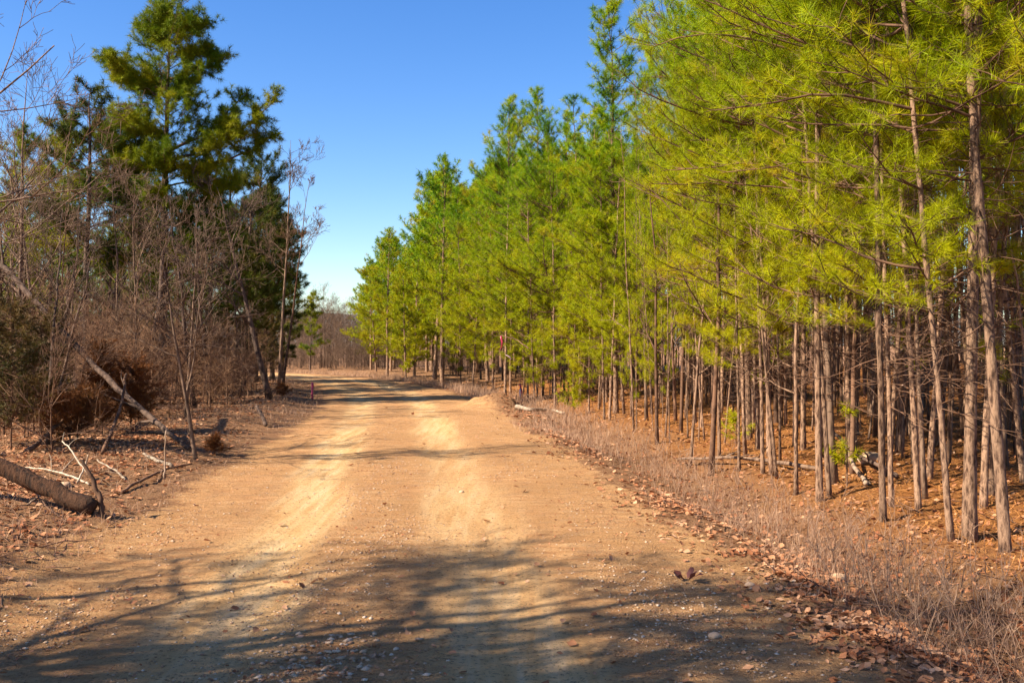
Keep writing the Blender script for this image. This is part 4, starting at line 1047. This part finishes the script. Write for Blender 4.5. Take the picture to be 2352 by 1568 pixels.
def leaf_p(u, x, y):
    r_ = (u > 1.9)*np.exp(-((u-2.75)/.45)**2)*(.2+1.1*sstep(-.15, .2, fbm(x*1.1, y*1.1, 3)))
    l_ = (u < -2.5)*np.clip((-u-2.5)*.5, 0, .75)*(.35+.8*sstep(-.2, .2, fbm(x*.9, y*.9, 3)))
    c_ = .003*(np.abs(u) < 2.4)+.16*(u > 3.3)
    return np.clip(r_+l_+c_, 0, 1)
x, y, u = scatter(170000, 4.0, 45, leaf_p, 5)
V, F = leaves(x, y, (.028+rg.random(len(x))*.042)*np.clip(.8+y/40, .8, 2), rg); g = Geo(); g.add(V, F)
x, y, u = scatter(60000, 4.0, 24, lambda u, x, y: np.clip((np.abs(u) < 2.6)*(.10+.5*np.exp(-((u+.35)/.4)**2)+.4*np.exp(-((u-1.6)/.5)**2)+.35*np.exp(-((u+2.2)/.4)**2))*sstep(-.2, .25, fbm(x*1.6, y*1.1, 3)), 0, 1), 15)
V, F = leaves(x, y, .010+.020*rg.random(len(x))**2, rg, .004); g.add(V, F)
tag(link("leaf_litter", g.mesh("leaf_litter", LEAF, False)), "dry brown oak leaves littering both verges", "leaf litter", None, 'stuff')
# pine straw on the floor of the stand
x, y, u = scatter(90000, 5.0, 40, lambda u, x, y: sstep(3.8, 5, u)*.8, 6)
n = len(x); az = rg.uniform(0, 6.283, n); el = rg.normal(size=n)*.25; d = np.stack([np.cos(az)*np.cos(el), np.sin(az)*np.cos(el), np.sin(el)], -1)
c = np.stack([x, y, ground_z(x, y)+.012+.02*rg.random(n)], -1); s = unit(np.cross(d, [0, 0, 1.]))*(.0014+.0003*y)[:, None]; L = rg.uniform(.05, .11, n)[:, None]
V = np.stack([c-d*L-s, c-d*L+s, c+d*L], 1).reshape(-1, 3); g = Geo(); g.add(V, np.arange(len(V)).reshape(-1, 3))
tag(link("pine_straw", g.mesh("pine_straw", STRAW, False)), "orange pine straw covering the floor of the stand", "pine straw", None, 'stuff')
# twigs lying about
x, y, u = scatter(6000, 4.0, 40, lambda u, x, y: np.clip((u < -2.6)*.5+(u > 2.5)*.3, 0, 1), 7)
t = Tubes()
for i in range(len(x)):
    a = rg.uniform(0, 6.283); L = rg.uniform(.08, .5); B = curve_pts((x[i], y[i], float(ground_z(x[i], y[i]))+.012), np.array([math.cos(a), math.sin(a), rg.uniform(0, .25)]), L, 4, rg, .15)
    B[:, 2] = np.maximum(B[:, 2], ground_z(B[:, 0], B[:, 1])+.004); t.add(B, np.linspace(.004+.004*rg.random()*L*2, .0025, 4), 3)
g = Geo(); t.into(g); tag(link("twigs", g.mesh("twigs", TWIG, False)), "small twigs strewn over verges and forest floor", "twigs", None, 'stuff')
# gravel
def stones(x, y, s, rg):
    base = unit(np.array([(1, 0, 0), (-1, 0, 0), (0, 1, 0), (0, -1, 0), (0, 0, 1), (0, 0, -1), (.7, .7, .1), (-.7, .7, .1), (.7, -.7, -.1), (-.7, -.7, .1)], float))
    base = base[:6]; f = np.array([(0, 2, 4), (2, 1, 4), (1, 3, 4), (3, 0, 4), (2, 0, 5), (1, 2, 5), (3, 1, 5), (0, 3, 5)])
    n = len(x); V = base[None]*(s[:, None, None])*rg.uniform(.55, 1.25, (n, 6, 1))*np.array([1, 1, .45])
    a = rg.uniform(0, 6.283, n); c, sn = np.cos(a)[:, None], np.sin(a)[:, None]
    V = np.stack([V[..., 0]*c-V[..., 1]*sn, V[..., 0]*sn+V[..., 1]*c, V[..., 2]], -1)+np.stack([x, y, ground_z(x, y)+s*.15], -1)[:, None]
    F = (f[None]+(np.arange(n)*6)[:, None, None]).reshape(-1, 3); return V.reshape(-1, 3), F
def grav_p(u, x, y):
    p = .75*np.exp(-((u+.35)/.38)**2)+.55*np.exp(-((u-1.5)/.4)**2)+.30*np.exp(-((u+2.2)/.35)**2)+.14*(np.abs(u) < 2.6)
    return np.clip(p*sstep(-.2, .2, fbm(x*1.3, y*.7, 3)), 0, 1)
x, y, u = scatter(220000, 4.0, 26, grav_p, 8)
kx = np.concatenate([rg.normal(-.93, .16, 260), rg.normal(1.55, .25, 90), rg.normal(2.0, .12, 60)]); ky = np.concatenate([4.75+np.abs(rg.normal(0, .5, 260)), rg.normal(6.6, .5, 90), rg.normal(6.9, .25, 60)])
kx = kx+0; x = np.concatenate([x, kx]); y = np.concatenate([y, ky])
V, F = stones(x, y, np.concatenate([.003+.014*rg.random(len(x)-410)**4, .008+.022*rg.random(410)**2]), rg); g = Geo(); g.add(V, F)
tag(link("gravel", g.mesh("gravel", STONE, False)), "loose pale gravel scattered between the wheel tracks", "gravel", None, 'stuff')
print("objects", len(bpy.data.objects))
